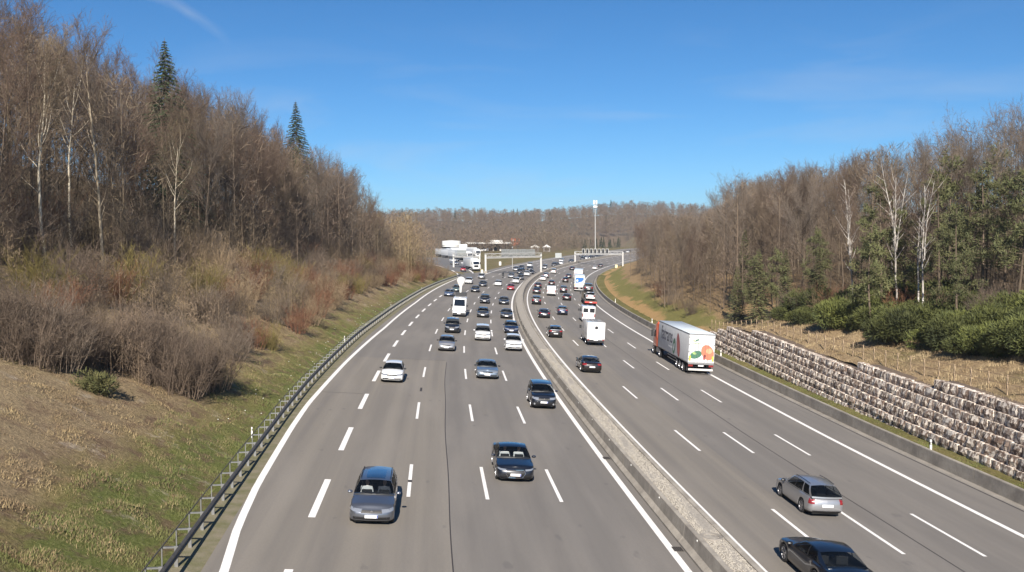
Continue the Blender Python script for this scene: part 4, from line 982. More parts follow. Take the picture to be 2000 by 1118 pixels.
    for sy in (1, -1):
        y = sy * 1.221; pts = [(c0 + .95, y, 1.95), (c0 + 1.9, y, 1.95), (c0 + 1.75, y, 2.75), (c0 + .95, y, 2.75)]; slab('side_window', root, DGLASS, *(pts if sy < 0 else pts[::-1]), .008)
        boxpart('headlight', root, LAMP, (c0 + 2.15, c0 + 2.27, sy * .95 - .2, sy * .95 + .2, .62, .85)); boxpart('step', root, TRIM, (c0 + 1.0, c0 + 1.75, min(sy * 1.19, sy * 1.235), max(sy * 1.19, sy * 1.235), .42, .9))
    boxpart('grille', root, GRILLE, (c0 + 2.2, c0 + 2.262, -.75, .75, 1.0, 1.75)); mirrors(root, c0 + 1.85, 1.25, 2.35, .75)
    boxpart('fuel_tank', root, STEEL, (c0 - 1.0, c0 + .3, .75, 1.2, .45, .95)); boxpart('fuel_tank', root, STEEL, (c0 - 1.0, c0 + .3, -1.2, -.75, .45, .95))
    if decorate: decorate(root, tr, x0, x1, hw, H)
    return root
def deco_fruit(root, tr, x0, x1, hw, H):
    me = text_mesh("fatrans", 2.0, INK, "lettering")
    for sy in (1, -1):
        o = link("lettering", me, tr); yy = sy * (hw + .004)
        # left side is read from front to back when driving forwards
        X = Vector((-1, 0, 0)) if sy > 0 else Vector((1, 0, 0)); Zv = Vector((0, sy, 0)); Y = Vector((0, 0, 1))
        Mx = Matrix((X, Y, Zv)).transposed().to_4x4(); Mx.translation = Vector((x1 - 4.1, yy, 2.85)); o.matrix_basis = Mx @ Matrix.Diagonal((.98, 1, 1, 1))
        em = MB(); cx = x1 - 9.6
        disc(em, (cx + 2.0, yy + sy * .003, 2.05), .62, .82, LEAF, tilt=sy * .25); disc(em, (cx + 2.05, yy + sy * .006, 1.95), .26, .40, TRW, tilt=.2); disc(em, (cx + .2, yy + sy * .003, 2.35), .66, 1.25, ROSE, tilt=-sy * .42); disc(em, (cx + .25, yy + sy * .006, 2.2), .15, .8, CORAL, tilt=-sy * .42)
        if sy < 0: pass
        em.build('fruit_emblem', tr)
        sm = MB()
        for k in range(9): sm.box(x1 - 5.0 - .26 * k * .8 - .13, x1 - 5.0 - .26 * k * .8, yy - .003, yy + .003, 1.75, 1.87, mat("print_grey", (.42, .43, .45), .5) if k == 0 else sm.mats[0])
        sm.build('small_print', tr)
    x = x0 - .037; em = MB(); disc(em, (x - .002, .55, 1.95), .60, .36, LEAF, 'x', tilt=-.35); disc(em, (x - .004, .70, 2.08), .20, .12, LIME, 'x', tilt=.3); disc(em, (x - .002, -.58, 2.2), .58, .78, CORAL, 'x', tilt=-.5); disc(em, (x - .004, -.72, 2.35), .30, .26, mat("print_peach", (.72, .32, .18), .5), 'x'); disc(em, (x - .002, -.30, 1.75), .13, .28, ROSE, 'x', tilt=.2)
    disc(em, (x - .002, .50, 3.35), .20, .07, LEAF, 'x', tilt=-.5); disc(em, (x - .002, .78, 3.28), .13, .06, LIME, 'x', tilt=.4); em.build('fruit_picture', root)
    sm = MB(); sm.box(x - .004, x - .001, .12, .95, 3.02, 3.07, LIME); sm.build('small_print', root)
lorry("orange lorry hauling a white trailer with fruit pictures and large lettering", 86.9 + 8.25, 16.95, PC['orange'], TRW, decorate=deco_fruit)
BLUE = mat("print_blue", (.015, .13, .42), .4); SKYW = mat("trailer_pale_blue", (.62, .70, .76), .45); PINK = mat("trailer_pale_pink", (.74, .62, .60), .5)
def deco_blue(root, tr, x0, x1, hw, H):
    em = MB(); x = x0 - .037; pts = [(x, 1.05, 2.9), (x, 1.0, 3.45), (x, -.9, 3.55), (x, -1.0, 3.1), (x, -.6, 2.6), (x, .2, 2.3), (x, 1.0, 2.15)]; em.face(pts, BLUE); disc(em, (x - .004, .62, 2.75), .26, .3, SKYW, 'x'); em.build('blue_emblem', root)
lorry("white lorry with a big blue shape on its rear doors, ahead of the car transporter", 231.5 + 8.25, 16.55, PC['white'], SKYW, decorate=deco_blue)
lorry("white-backed lorry with a red cab, farthest lorry on the right carriageway", 271 + 8.25, 16.4, PC['red'], PINK)
# car transporter with two loaded cars
root = empty("car_transporter", frame(181.5 + 7.0, 16.7, 1, .005)); tag(root, "low car transporter loaded with a dark vehicle above and a white one behind", "lorry", "vans and lorries on the motorway")
boxpart('loading_deck', root, DARKSTEEL, (-7.0, 3.4, -1.25, 1.25, .85, 1.0), (-7.0, 3.4, -1.27, -1.15, .75, 1.08), (-7.0, 3.4, 1.15, 1.27, .75, 1.08)); boxpart('upper_deck', root, DARKSTEEL, (-1.6, 5.6, -1.2, 1.2, 2.32, 2.42))
mb = MB()
for x in (-1.5, 1.0, 3.2):
    for y in (-1.2, 1.2): mb.box(x - .06, x + .06, y - .05, y + .05, 1.0, 2.4, DARKSTEEL)
mb.build('deck_post', root); boxpart('bumper', root, mat("bar_red", (.45, .05, .04), .5), (-7.08, -6.98, -1.2, 1.2, .55, .85)); boxpart('chassis', root, DARK, (-6.6, 6.2, -.5, .5, .5, .86)); plate(root, -7.09, .7)
b = MB(); extrude_profile(b, [(3.6, .9), (3.6, 2.2), (5.2, 2.3), (5.75, 1.8), (5.9, .45), (3.9, .45)], -1.2, 1.2, PC['darkgrey'], .08); b.build('cab', root, True); slab('windscreen', root, DGLASS, (5.76, -1.0, 1.75), (5.76, 1.0, 1.75), (5.25, .95, 2.26), (5.25, -.95, 2.26))
add_wheels(root, (-5.0, -3.8, 1.8, 4.9), 1.03, .42, .34); mirrors(root, 5.2, 1.22, 1.9, .5)
up = place_car('mpv', 191.3 + 3.0, 16.7, 1, 'darkgrey', "dark grey people carrier riding on the upper deck of the car transporter", GD); up.matrix_world = frame(188.5 + 1.4, 16.7, 1, 2.43)
lo = place_car('suv', 186.7, 16.7, 1, 'white', "white car loaded at the open tail of the car transporter", GD); lo.matrix_world = frame(188.5 - 4.4, 16.7, 1, 1.01) 
for r in PROTO.values():
    for c in list(r.children):
        for g in list(c.children): bpy.data.objects.remove(g)
        bpy.data.objects.remove(c)
    bpy.data.objects.remove(r)
# lorries and cars at the services
def hdg(x, y, z, yaw): return Matrix.Translation((x, y, z)) @ Matrix.Rotation(yaw, 4, 'Z')
def zpl(x, y): s, t = st_of(x, y); return float(z_plain(np.array([s]), np.array([t]))[0]) + .06
# ------------------------------------------------------------------ vegetation
def segs_mesh(name, segs, m, n=3):
    A = np.array([(*s[0], *s[1], s[2], s[3]) for s in segs], float); p0, p1, r0, r1 = A[:, 0:3], A[:, 3:6], A[:, 6], A[:, 7]
    d = p1 - p0; d /= np.linalg.norm(d, axis=1, keepdims=True) + 1e-9; ref = np.where(np.abs(d[:, 2:3]) > .9, np.array([[1., 0, 0]]), np.array([[0, 0, 1.]]))
    u = np.cross(d, ref); u /= np.linalg.norm(u, axis=1, keepdims=True); w = np.cross(d, u); V = []
    for p, r in ((p0, r0), (p1, r1)):
        for k in range(n):
            a = 2 * math.pi * k / n; V.append(p + (u * math.cos(a) + w * math.sin(a)) * r[:, None])
    V = np.stack(V, 1).reshape(-1, 3); b = (np.arange(len(A)) * 2 * n)[:, None]
    F = np.concatenate([b + np.array([k, (k + 1) % n, n + (k + 1) % n, n + k]) for k in range(n)], 0)
    return np_mesh(name, V, F, m, True)
def rv(r, s=1.0): return Vector((r.gauss(0, s), r.gauss(0, s), r.gauss(0, s)))
def grow(r, p, d, ln, rad_, steps, wob, up, out):
    """a wandering tapering shoot; returns points with radii"""
    pts = [(p.copy(), rad_)]; 
    for i in range(steps):
        d = (d + rv(r, wob) + Vector((0, 0, up))).normalized(); p = p + d * (ln / steps); pts.append((p.copy(), rad_ * (1 - .8 * (i + 1) / steps)))
    for a, b in zip(pts[:-1], pts[1:]): out.append((a[0], b[0], a[1], b[1]))
    return pts, d
def at(pts, f):
    i = min(len(pts) - 2, int(f * (len(pts) - 1))); q = f * (len(pts) - 1) - i; return pts[i][0].lerp(pts[i + 1][0], q), pts[i][1] * (1 - q) + pts[i + 1][1] * q, (pts[i + 1][0] - pts[i][0]).normalized()
def bare_tree(seed, h, clear=.35, spread=.30, limbs=15, fork=False, angle=50, twr=.0135, dens=1.4):
    r = random.Random(seed); T, C = [], []
    tp, _ = grow(r, Vector((0, 0, -.4)), Vector((r.uniform(-.05, .05), r.uniform(-.05, .05), 1)), h * .93, h * .0075 + .02, 12, .035, .05, T)
    boughs = []
    for i in range(limbs):
        f = clear + (1 - clear) * (i + r.random()) / limbs; f = min(.985, f); p, rr, dr = at(tp, f)
        a = r.uniform(0, 6.283); ang = rad(angle * r.uniform(.65, 1.2) * (1 - .45 * (f - clear) / (1 - clear))); side = Vector((math.cos(a), math.sin(a), 0)); d = dr * math.cos(ang) + side * math.sin(ang)
        shape = math.sin(math.pi * min(1, .22 + .78 * (1 - (f - clear) / (1 - clear)) ** .8)) if True else 1
        ln = h * spread * (.45 + .75 * max(.15, shape)) * r.uniform(.75, 1.15)
        pts, _ = grow(r, p, d, ln, min(rr * .5, .02 + ln * .0075), 5, .10, .10, T); boughs.append((pts, ln))
    boughs.append((tp[-4:], h * .2))
    for pts, ln in boughs:
        n2 = max(4, int(ln * 1.5 * dens))
        for j in range(n2):
            f = .18 + .82 * (j + r.random()) / n2; p, rr, dr = at(pts, min(.99, f)); d = (dr + rv(r, .42) + Vector((0, 0, .22))).normalized(); l2 = ln * r.uniform(.22, .42) * (1.15 - .5 * f) + .5
            p2, _ = grow(r, p, d, l2, min(rr * .6, .014 + .004 * l2), 3, .16, .08, C)
            n3 = max(3, int(l2 * 2.6 * dens))
            for k in range(n3):
                f3 = .15 + .85 * (k + r.random()) / n3; p, rr, dr = at(p2, min(.99, f3)); d = (dr + rv(r, .42) + Vector((0, 0, .15))).normalized(); l3 = r.uniform(.5, 1.15)
                p3, _ = grow(r, p, d, l3, twr, 2, .12, .05, C)
                for q in range(3):
                    p, rr, dr = at(p3, r.uniform(.2, .98)); d = (dr + rv(r, .42)).normalized(); C.append((p, p + d * r.uniform(.3, .6), twr * .75, twr * .35))
    return T, C
def barkmat(name, col, col2, sc=3.0):
    m = mat(name, col, .92, col2=col2, scale=sc, spec=.15); return obvar(m, .22)
BARK = barkmat("bark_brown", (.145, .112, .082), (.09, .068, .05)); BARKP = barkmat("bark_pale", (.34, .285, .21), (.19, .15, .10)); BIRCH = mat("bark_birch", (.62, .58, .52), .85, col2=(.20, .17, .15), scale=1.3, spec=.2)
TW = [barkmat("twigs_brown", (.150, .112, .083), (.105, .079, .059)), barkmat("twigs_grey", (.180, .148, .120), (.122, .099, .08)), barkmat("twigs_russet", (.155, .108, .081), (.108, .075, .057)), barkmat("twigs_tan", (.195, .150, .100), (.135, .102, .068))]
def maxz(*ms):
    q = 0
    for m in ms: v = np.zeros(len(m.vertices) * 3, np.float32); m.vertices.foreach_get('co', v); q = max(q, float(v[2::3].max()))
    return q
TREES = []
for i, (h, cl, sp, nl, an, bk, tw) in enumerate(((21, .34, .31, 19, 50, BARK, 0), (19, .28, .33, 20, 56, BARK, 2), (23, .40, .30, 18, 46, BARK, 1), (17, .22, .34, 19, 54, BARK, 3), (20, .32, .32, 20, 58, BARK, 1), (22, .45, .29, 17, 42, BARKP, 1), (18, .18, .35, 22, 58, BARK, 2))):
    T, C = bare_tree(100 + i, h, cl, sp, nl, angle=an); TREES.append((segs_mesh("trunk", T, bk, 6), segs_mesh("crown", C, TW[tw], 3), h))
TREES = [(a, b, maxz(a, b)) for a, b, h in TREES]
def put_tree(proto, x, y, z, sc, yaw, name, label, cat, group, tilt=0):
    root = empty(name, Matrix.Translation((x, y, z)) @ Matrix.Rotation(tilt, 4, 'Y') @ Matrix.Rotation(yaw, 4, 'Z') @ Matrix.Diagonal((sc, sc, sc, 1)))
    tag(root, label, cat, group); link("trunk", proto[0], root); link("crown", proto[1], root); return root
def gz(s, t, side): return float((z_left if side < 0 else z_right)(np.array([s]), np.array([t]))[0])
def lowtree(seed, h, wk=1.0, n=150, lk=1.0):                    # for woods too far away to pick trees apart
    r = np.random.default_rng(seed); pts = []; 
    a = r.uniform(0, 6.28, n); zc = h * (.25 + .75 * r.random(n)); prof = np.sin(np.pi * np.clip((zc / h - .12) / .95, 0, 1)) ** .7; rr = h * .24 * prof * np.sqrt(r.random(n))
    c = np.stack([rr * np.cos(a), rr * np.sin(a), zc], 1); d = np.stack([np.cos(a) * .7, np.sin(a) * .7, np.full(n, .9)], 1) + r.normal(0, .5, (n, 3)); d /= np.linalg.norm(d, axis=1, keepdims=True)
    L = lk * r.uniform(1.4, 3.2, n) * h / 20; w = np.cross(d, r.normal(0, 1, (n, 3))); w /= np.linalg.norm(w, axis=1, keepdims=True); wd = wk * r.uniform(.05, .16, n)[:, None] * h / 20
    q = np.stack([c - d * L[:, None] / 2 - w * wd, c - d * L[:, None] / 2 + w * wd, c + d * L[:, None] / 2 + w * wd * .3, c + d * L[:, None] / 2 - w * wd * .3], 1)
    tr = np.array([[[-.14, 0, -1], [.14, 0, -1], [.05, 0, h * .9], [-.05, 0, h * .9]], [[0, -.14, -1], [0, .14, -1], [0, .05, h * .9], [0, -.05, h * .9]]]) * np.array([h / 20, h / 20, 1])
    return np.concatenate([q, tr], 0)
LOW = [lowtree(i, 20, .30, 520, .42) for i in range(6)]; LOWF = [lowtree(40 + i, 20, 1.25, 210, .75) for i in range(8)]; LOWM = [lowtree(60 + i, 20, .55, 330, .6) for i in range(6)]; LOWS = [lowtree(80 + i, 20, .55, 170, .6) for i in range(6)]
def lowcon(seed, h):
    r = np.random.default_rng(seed); n = 120; zc = h * (.12 + .86 * r.random(n)); rr = (h - zc) * .20 * (.35 + .65 * np.sqrt(r.random(n))); a = r.uniform(0, 6.28, n); c = np.stack([rr * np.cos(a), rr * np.sin(a), zc], 1)
    d = np.stack([np.cos(a), np.sin(a), np.full(n, -.45)], 1) + r.normal(0, .2, (n, 3)); d /= np.linalg.norm(d, axis=1, keepdims=True); w = np.cross(d, r.normal(0, 1, (n, 3))); w /= np.linalg.norm(w, axis=1, keepdims=True); L = (1.0 + .05 * (h - zc))[:, None]; wd = .35
    return np.stack([c - d * L * .6 - w * wd, c - d * L * .6 + w * wd, c + d * L * .6 + w * .1, c + d * L * .6 - w * .1], 1)
LOWC = [lowcon(i, 22) for i in range(3)]
def forest_mass(name, label, spots, m, protos):
    Q = []
    for x, y, z, sc in spots:
        p = protos[R.randrange(len(protos))]; a = R.uniform(0, 6.28); c, s = math.cos(a), math.sin(a); q = p * sc; q = np.stack([q[..., 0] * c - q[..., 1] * s + x, q[..., 0] * s + q[..., 1] * c + y, q[..., 2] + z], -1); Q.append(q)
    V = np.concatenate(Q, 0); F = np.arange(len(V) * 4).reshape(-1, 4); o = link(name, np_mesh(name, V.reshape(-1, 3), F, m)); tag(o, label, "wood", None, 'stuff'); return o
def woodmat(name, c1, c2, c3):
    m, n, l, b = newmat(name); t = n.new('ShaderNodeTexCoord'); a = noise(n, l, t.outputs['Object'], (.03, .03, .02), 1.0, 3, .6); f = noise(n, l, t.outputs['Object'], (.25, .25, .12), 1.0, 3, .6)
    c = mixrgb(n, l, ramp(n, l, a, .38, .62), c1, c2); c = mixrgb(n, l, ramp(n, l, f, .45, .7, 0, .7), c, c3); l.new(c, b.inputs['Base Color']); b.inputs['Roughness'].default_value = .95; b.inputs['Specular IOR Level'].default_value = .1; return m
WOODM = woodmat("distant_twigs", (.150, .111, .084), (.146, .115, .078), (.180, .143, .114)); CONM = woodmat("distant_needles", (.030, .042, .022), (.022, .034, .018), (.05, .06, .03))

# left slope forest
TK = ["brown round-crowned", "russet many-limbed", "tall grey high-crowned", "tan low-branched", "grey-brown spreading", "pale-barked slender", "bushy russet"]
def tlabel(k, dep, s, side):
    row = "front row" if dep < 5 else "second rank" if dep < 15 else "rear rank"
    if side < 0: return f"{TK[k]} bare tree, {row} of the left wood, " + ("near the picture edge" if s < 75 else "above the tan shrubs" if s < 130 else "its middle" if s < 185 else "at its far end")
    return f"{TK[k]} bare tree, {row} of the right wood, " + ("behind the evergreen bushes" if s < 95 else "beyond the wall's far end" if s < 150 else "beside the tan bank" if s < 220 else "along the far bend")
def zallow(x, y, side):
    px = 1000 + FPX * x / y
    t = np.interp(px, [0, 60, 200, 300, 400, 500, 560, 620, 680, 735, 745, 790], [-60, -5, 55, 100, 135, 190, 238, 280, 315, 385, 425, 440]) if side < 0 else np.interp(px, [1240, 1400, 1418, 1440, 1560, 1700, 1800, 1900, 2000], [422, 410, 352, 336, 312, 285, 258, 222, 190])
    return CAM_H + (HORIZON - t) / FPX * y
def fit_scale(sc, h, x, y, z, side): return min(sc, (zallow(x, y, side) - z) / h * R.triangular(.70, 1.04, .95))
cnt = 0
def free(lst, x, y, dmin):
    for a, b in lst:
        if (a - x) ** 2 + (b - y) ** 2 < dmin * dmin: return False
    return True
lefts = []
TF = lambda s: float(np.interp(s, [20, 45, 70, 110, 160, 235], [-45, -43, -39, -35, -31, -29]))
LG = "bare trees of the wood on the left slope"
back = []
for i in range(2600):
    s = R.uniform(22, 238); dep = R.random() ** 1.5 * 48; t = TF(s) - dep; x, y = map(float, xy(s, t))
    if not free(lefts, x, y, 3.3 + .05 * dep): continue
    if x < -.62 * y - 8: continue
    if any(abs(1000 + FPX * x / y - q) < 42 and y < yq + 4 for q, yq in ((90, 70), (205, 78), (142, 86), (345, 96))): continue
    lefts.append((x, y))
    if len(lefts) > 168: back.append((x, y, gz(s, t, -1) - .3, fit_scale(R.uniform(.85, 1.1), 20, x, y, gz(s, t, -1), -1)))
    else:
        k = R.choice([0, 1, 1, 2, 3, 4, 4, 6, 0, 2]); sc = fit_scale(R.uniform(.82, 1.1), TREES[k][2], x, y, gz(s, t, -1), -1)
        if sc < .3: continue
        put_tree(TREES[k], x, y, gz(s, t, -1) - .2, sc, R.uniform(0, 6.28), "bare_tree", tlabel(k, dep, s, -1), "tree", LG, R.uniform(-.04, .04))
    if len(lefts) > 230: break
forest_mass("woodland", "leafless undergrowth and rear trees deep in the left slope wood", back + [(x + R.uniform(-4, 4), y + R.uniform(-3, 5), gz(*st_of(x, y), -1) - .5, fit_scale(R.uniform(.6, .95), 20, x, y, gz(*st_of(x, y), -1), -1) * .68) for x, y in lefts] + [(x - R.uniform(-3, 3), y + R.uniform(-3, 3), gz(*st_of(x, y), -1) - .5, R.uniform(.18, .34)) for x, y in lefts for _ in range(4)], WOODM, LOW)
# pale front trees on the left
T, C = bare_tree(301, 17, .42, .24, 11, angle=52, twr=.014); W1 = (segs_mesh("trunk", [(a, b, r0 * 1.0, r1 * 1.0) for a, b, r0, r1 in T], mat("bark_cream", (.60, .53, .41), .9, col2=(.30, .25, .18), scale=2), 7), segs_mesh("crown", C, TW[3], 3), 17)
T, C = bare_tree(302, 19, .30, .24, 14, angle=42, twr=.014); W2 = (segs_mesh("trunk", T, BARKP, 7), segs_mesh("crown", C, TW[0], 3), 19)
for pr, x, y, sc, lab in ((W1, -35.4, 70, 1.0, "slender cream-barked tree in front of the left wood, leftmost of the pale trees"), (W2, -34.6, 78, 1.0, "pale-trunked tree with low side boughs standing in front of the left wood"), (W1, -41.0, 86, .98, "thin pale tree standing between the two front pale trees on the left"), (W1, -35, 96, .85, "thin whitish tree at the middle of the left wood edge"), (W2, -46.5, 80, .95, "tall pale tree at the left picture edge of the slope wood")):
    s, t = st_of(x, y); put_tree(pr, x, y, gz(s, t, -1) - .2, sc, R.uniform(0, 6), "pale_tree", lab, "tree", None)

# spruces
def spruce(seed, h, m, rad_=.20, droop=.35):
    r = random.Random(seed); T = [(Vector((0, 0, -.3)), Vector((0, 0, h * .5)), .16, .10), (Vector((0, 0, h * .5)), Vector((0, 0, h)), .10, .015)]; Q = []
    z = h * .12
    while z < h * .985:
        f = z / h; n = 7 if f < .9 else 5; ln = h * rad_ * (1 - f) ** .9 + .06
        for k in range(n):
            a = 6.283 * (k + r.random()) / n; l_ = ln * r.uniform(.75, 1.15); dx, dy = math.cos(a), math.sin(a); e = Vector((dx * l_, dy * l_, z - droop * l_ + .12 * l_ * r.random())); T.append((Vector((0, 0, z)), e, .03, .008))
            nn = int(6 + l_ * 7)
            for j in range(nn):
                u = .12 + .88 * (j + r.random()) / nn; p = Vector((0, 0, z)).lerp(e, u) + Vector((0, 0, -.08)); wv = Vector((-dy, dx, 0)) * r.choice((-1, 1)); d = (wv * r.uniform(.4, 1) + Vector((dx, dy, 0)) * .6 + Vector((0, 0, r.uniform(-.7, .15)))).normalized(); L = r.uniform(.28, .6) * (1.15 - .5 * u) * min(1, .25 + 5 * (1 - f)); s_ = d.cross(rv(r)).normalized() * .07
                Q.append([p - s_, p + s_, p + d * L + s_ * .3, p + d * L - s_ * .3])
        z += .42 if f < .9 else .3
    q = np.array([[tuple(v) for v in a] for a in Q]); return segs_mesh("trunk", T, BARK, 5), np_mesh("crown", q.reshape(-1, 3), np.arange(len(q) * 4).reshape(-1, 4), m), h
NEED = obvar(mat("needles_spruce", (.030, .048, .022), .8, col2=(.055, .075, .028), scale=1.2), .15); NEEDP = obvar(mat("needles_pine", (.080, .092, .032), .8, col2=(.12, .115, .045), scale=.9), .2); NEEDY = obvar(mat("needles_broom", (.102, .112, .024), .8, col2=(.042, .052, .015), scale=.55), .42)
SP = [spruce(1, 24, NEED, .27), spruce(2, 22, NEED, .26), spruce(3, 16, NEEDP, .2, .2)]
for pr, px, py_top, yd, sc, lab in ((0, 332, 75, 112, 1.0, "dark spruce above the left wood, left of the two on the skyline"), (0, 583, 196, 178, 1.02, "blue-green spruce over the left wood, right of two on the skyline")):
    x = (px - 1000) / FPX * yd; ztop_ = CAM_H + (HORIZON - py_top) / FPX * yd; put_tree(SP[pr], x, yd, ztop_ - 24 * sc, sc, 1.0, "spruce_tree", lab, "tree", None)
# right-hand wood
rights = []; rback = []
RF = lambda s: float(np.interp(s, [40, 60, 85, 105, 130, 160, 200, 260, 320, 420, 560, 760], [48, 46, 43, 38, 31, 30.5, 32.5, 35, 40, 43, 42, 40]))
RG_ = "bare trees of the wood on the right"
for i in range(4200):
    s = R.uniform(58, 330); dep = R.random() ** 1.4 * 48; t = RF(s) + dep; x, y = map(float, xy(s, t))
    if x > .60 * y + 6: continue
    if not free(rights, x, y, 3.5 + .05 * dep + (1 if s > 200 else 0)): continue
    rights.append((x, y)); z = gz(s, t, 1) - .2
    if len(rights) > 155: rback.append((x, y, z, fit_scale(R.uniform(.75, 1.0), 20, x, y, z, 1)))
    else:
        k = R.choice([0, 1, 2, 2, 3, 4, 5, 6, 0]); sc = fit_scale(R.uniform(.75, 1.05), TREES[k][2], x, y, z, 1)
        if sc < .25: continue
        put_tree(TREES[k], x, y, z, sc, R.uniform(0, 6.28), "bare_tree", tlabel(k, dep, s, 1), "tree", RG_, R.uniform(-.04, .04))
    if len(rights) > 240: break
rfar = []
for i in range(420):
    s = R.uniform(300, 800); t = RF(s) + R.random() ** 1.3 * 70; x, y = map(float, xy(s, t)); z = gz(min(s, 760), t, 1) - .3; rfar.append((x, y, z, max(.2, fit_scale(R.uniform(.6, 1.0), 20, x, y, z, 1))))
rback += [(x + R.uniform(-4, 4), y + R.uniform(-2, 6), gz(*st_of(x, y), 1) - .5, fit_scale(R.uniform(.55, .85), 20, x, y, gz(*st_of(x, y), 1), 1) * .68) for x, y in rights]
rback += [(x + R.uniform(-3, 3), y + R.uniform(-3, 3), gz(*st_of(x, y), 1) - .4, R.uniform(.16, .34)) for x, y in rights for _ in range(3)]
forest_mass("woodland", "leafless undergrowth and farther trees of the wood right of the motorway", rback, WOODM, LOW)
forest_mass("woodland", "brown leafless wood on the inside of the far bend", rfar, WOODM, LOWM)
# birches, with white stems, at the right
def birch(seed, h, lean=0.0, forks=3):
    r = random.Random(seed); T, C = [], []
    for k in range(forks):
        d = Vector((lean + r.uniform(-.10, .10) * (k > 0) * 2, r.uniform(-.1, .1) * (k > 0), 1)).normalized(); st = Vector((0, 0, -.3)) if k == 0 else Vector((0, 0, h * (.38 + .08 * k))) + Vector((lean * h * (.38 + .08 * k), 0, 0))
        pts, _ = grow(r, st, d, h * (.95 if k == 0 else .5), h * .008 * (1 if k == 0 else .6), 9, .05, .04, T)
        for j in range(12 if k == 0 else 8):
            f = .4 + .58 * (j + r.random()) / (12 if k == 0 else 8) if k == 0 else .1 + .88 * (j + r.random()) / 8; p, rr, dr = at(pts, min(.98, f)); a = r.uniform(0, 6.28); d2 = (dr * .9 + Vector((math.cos(a), math.sin(a), 0)) * .7).normalized(); l2 = h * r.uniform(.08, .17)
            p2, _ = grow(r, p, d2, l2, rr * .45 + .012, 4, .1, .05, T)
            for q in range(14):
                p, rr, dr = at(p2, r.uniform(.2, .98)); d3 = (dr + rv(r, .5)).normalized(); p3, _ = grow(r, p, d3, r.uniform(.6, 1.4), .011, 3, .18, -.08, C)
                for w_ in range(3): p, rr, dr = at(p3, r.uniform(.2, .98)); C.append((p, p + (dr + rv(r, .5) + Vector((0, 0, -.25))).normalized() * r.uniform(.3, .6), .008, .004))
    return segs_mesh("trunk", T, BIRCH, 6), segs_mesh("crown", C, TW[2], 3), h
BI = [birch(5, 17, -.10, 4), birch(6, 18, -.04, 3), birch(8, 19, .0, 2)]
def px_on(px, yd): return (px - 1000) / FPX * yd
for k, px, yd, sc, lab in ((0, 1672, 92, 1.0, "white-stemmed birch leaning left with forked white boughs, left of the birches"), (1, 1755, 88, 1.05, "white birch with several ascending white stems in the middle of the right wood"), (2, 1806, 82, .95, "straight white birch trunk beside its twin, behind the evergreen bushes"), (2, 1797, 84, .9, "slightly farther twin of the straight white birch behind the evergreen bushes"), (2, 1745, 96, .85, "thin white birch stem in the shade left of the twin birches")):
    x = px_on(px, yd); s, t = st_of(x, yd); put_tree(BI[k], x, yd, gz(s, t, 1) - .2, sc * min(1, (CAM_H + (467 - (388, 352, 335)[k] ) / FPX * yd - gz(s, t, 1)) / (BI[k][2] * .95)), .3 * k, "birch_tree", lab, "tree", None)
# tall grey trees on the right skyline
BT = []
for sd in (401, 402):
    T, C = bare_tree(sd, 24, .3, .36, 16, angle=40, twr=.0125, dens=.95); BT.append((segs_mesh("trunk", T, BARKP if sd == 401 else BARK, 6), segs_mesh("crown", C, TW[1], 3), 24))
BT = [(a, b, maxz(a, b)) for a, b, h in BT]
for k, px, yd, top, lab in ((0, 1795, 95, 225, "tall grey bare tree with a clump high in its crown on the right skyline"), (1, 1905, 88, 195, "tall dark-limbed bare tree near the right edge of the skyline"), (1, 1985, 90, 160, "tallest bare tree, at the right picture edge"), (0, 1450, 175, 325, "broad grey bare tree where the right skyline begins to rise"), (0, 1560, 150, 305, "round-crowned grey tree at the middle of the right skyline")):
    x = px_on(px, yd); s, t = st_of(x, yd); z = gz(s, t, 1) - .2; ht = CAM_H + (HORIZON - 5 - top) / FPX * yd - z; put_tree(BT[k], x, yd, z, ht / BT[k][2], .9 * px, "bare_tree", lab, "tree", None)
# pines and small spruces among the right wood
def pine(seed, h):
    r = random.Random(seed); T, Q = [], []; pts, _ = grow(r, Vector((0, 0, -.3)), Vector((.03, 0, 1)), h, h * .011, 9, .03, .03, T)
    for j in range(26):
        f = .32 + .66 * (j + r.random()) / 26; p, rr, dr = at(pts, min(.99, f)); a = r.uniform(0, 6.28); l_ = h * .20 * (1.25 - f) * r.uniform(.6, 1.2) + .3; d = Vector((math.cos(a), math.sin(a), .12)); p2, _ = grow(r, p, d, l_, .035, 4, .14, .04, T)
        for q in range(int(4 + l_ * 3.2)):
            c, _, _ = at(p2, r.uniform(.3, 1.0) * .99); c = c + rv(r, .22)
            for w_ in range(13):
                d3 = (rv(r) + Vector((0, 0, .5))).normalized(); s_ = d3.cross(rv(r)).normalized() * .035; L = r.uniform(.2, .42); c2 = c + rv(r, .12); Q.append([c2 - s_, c2 + s_, c2 + d3 * L + s_ * .4, c2 + d3 * L - s_ * .4])
    q = np.array([[tuple(v) for v in a] for a in Q]); return segs_mesh("trunk", T, BARK, 6), np_mesh("crown", q.reshape(-1, 3), np.arange(len(q) * 4).reshape(-1, 4), NEEDP), h
PN = [pine(1, 14), pine(2, 11)]
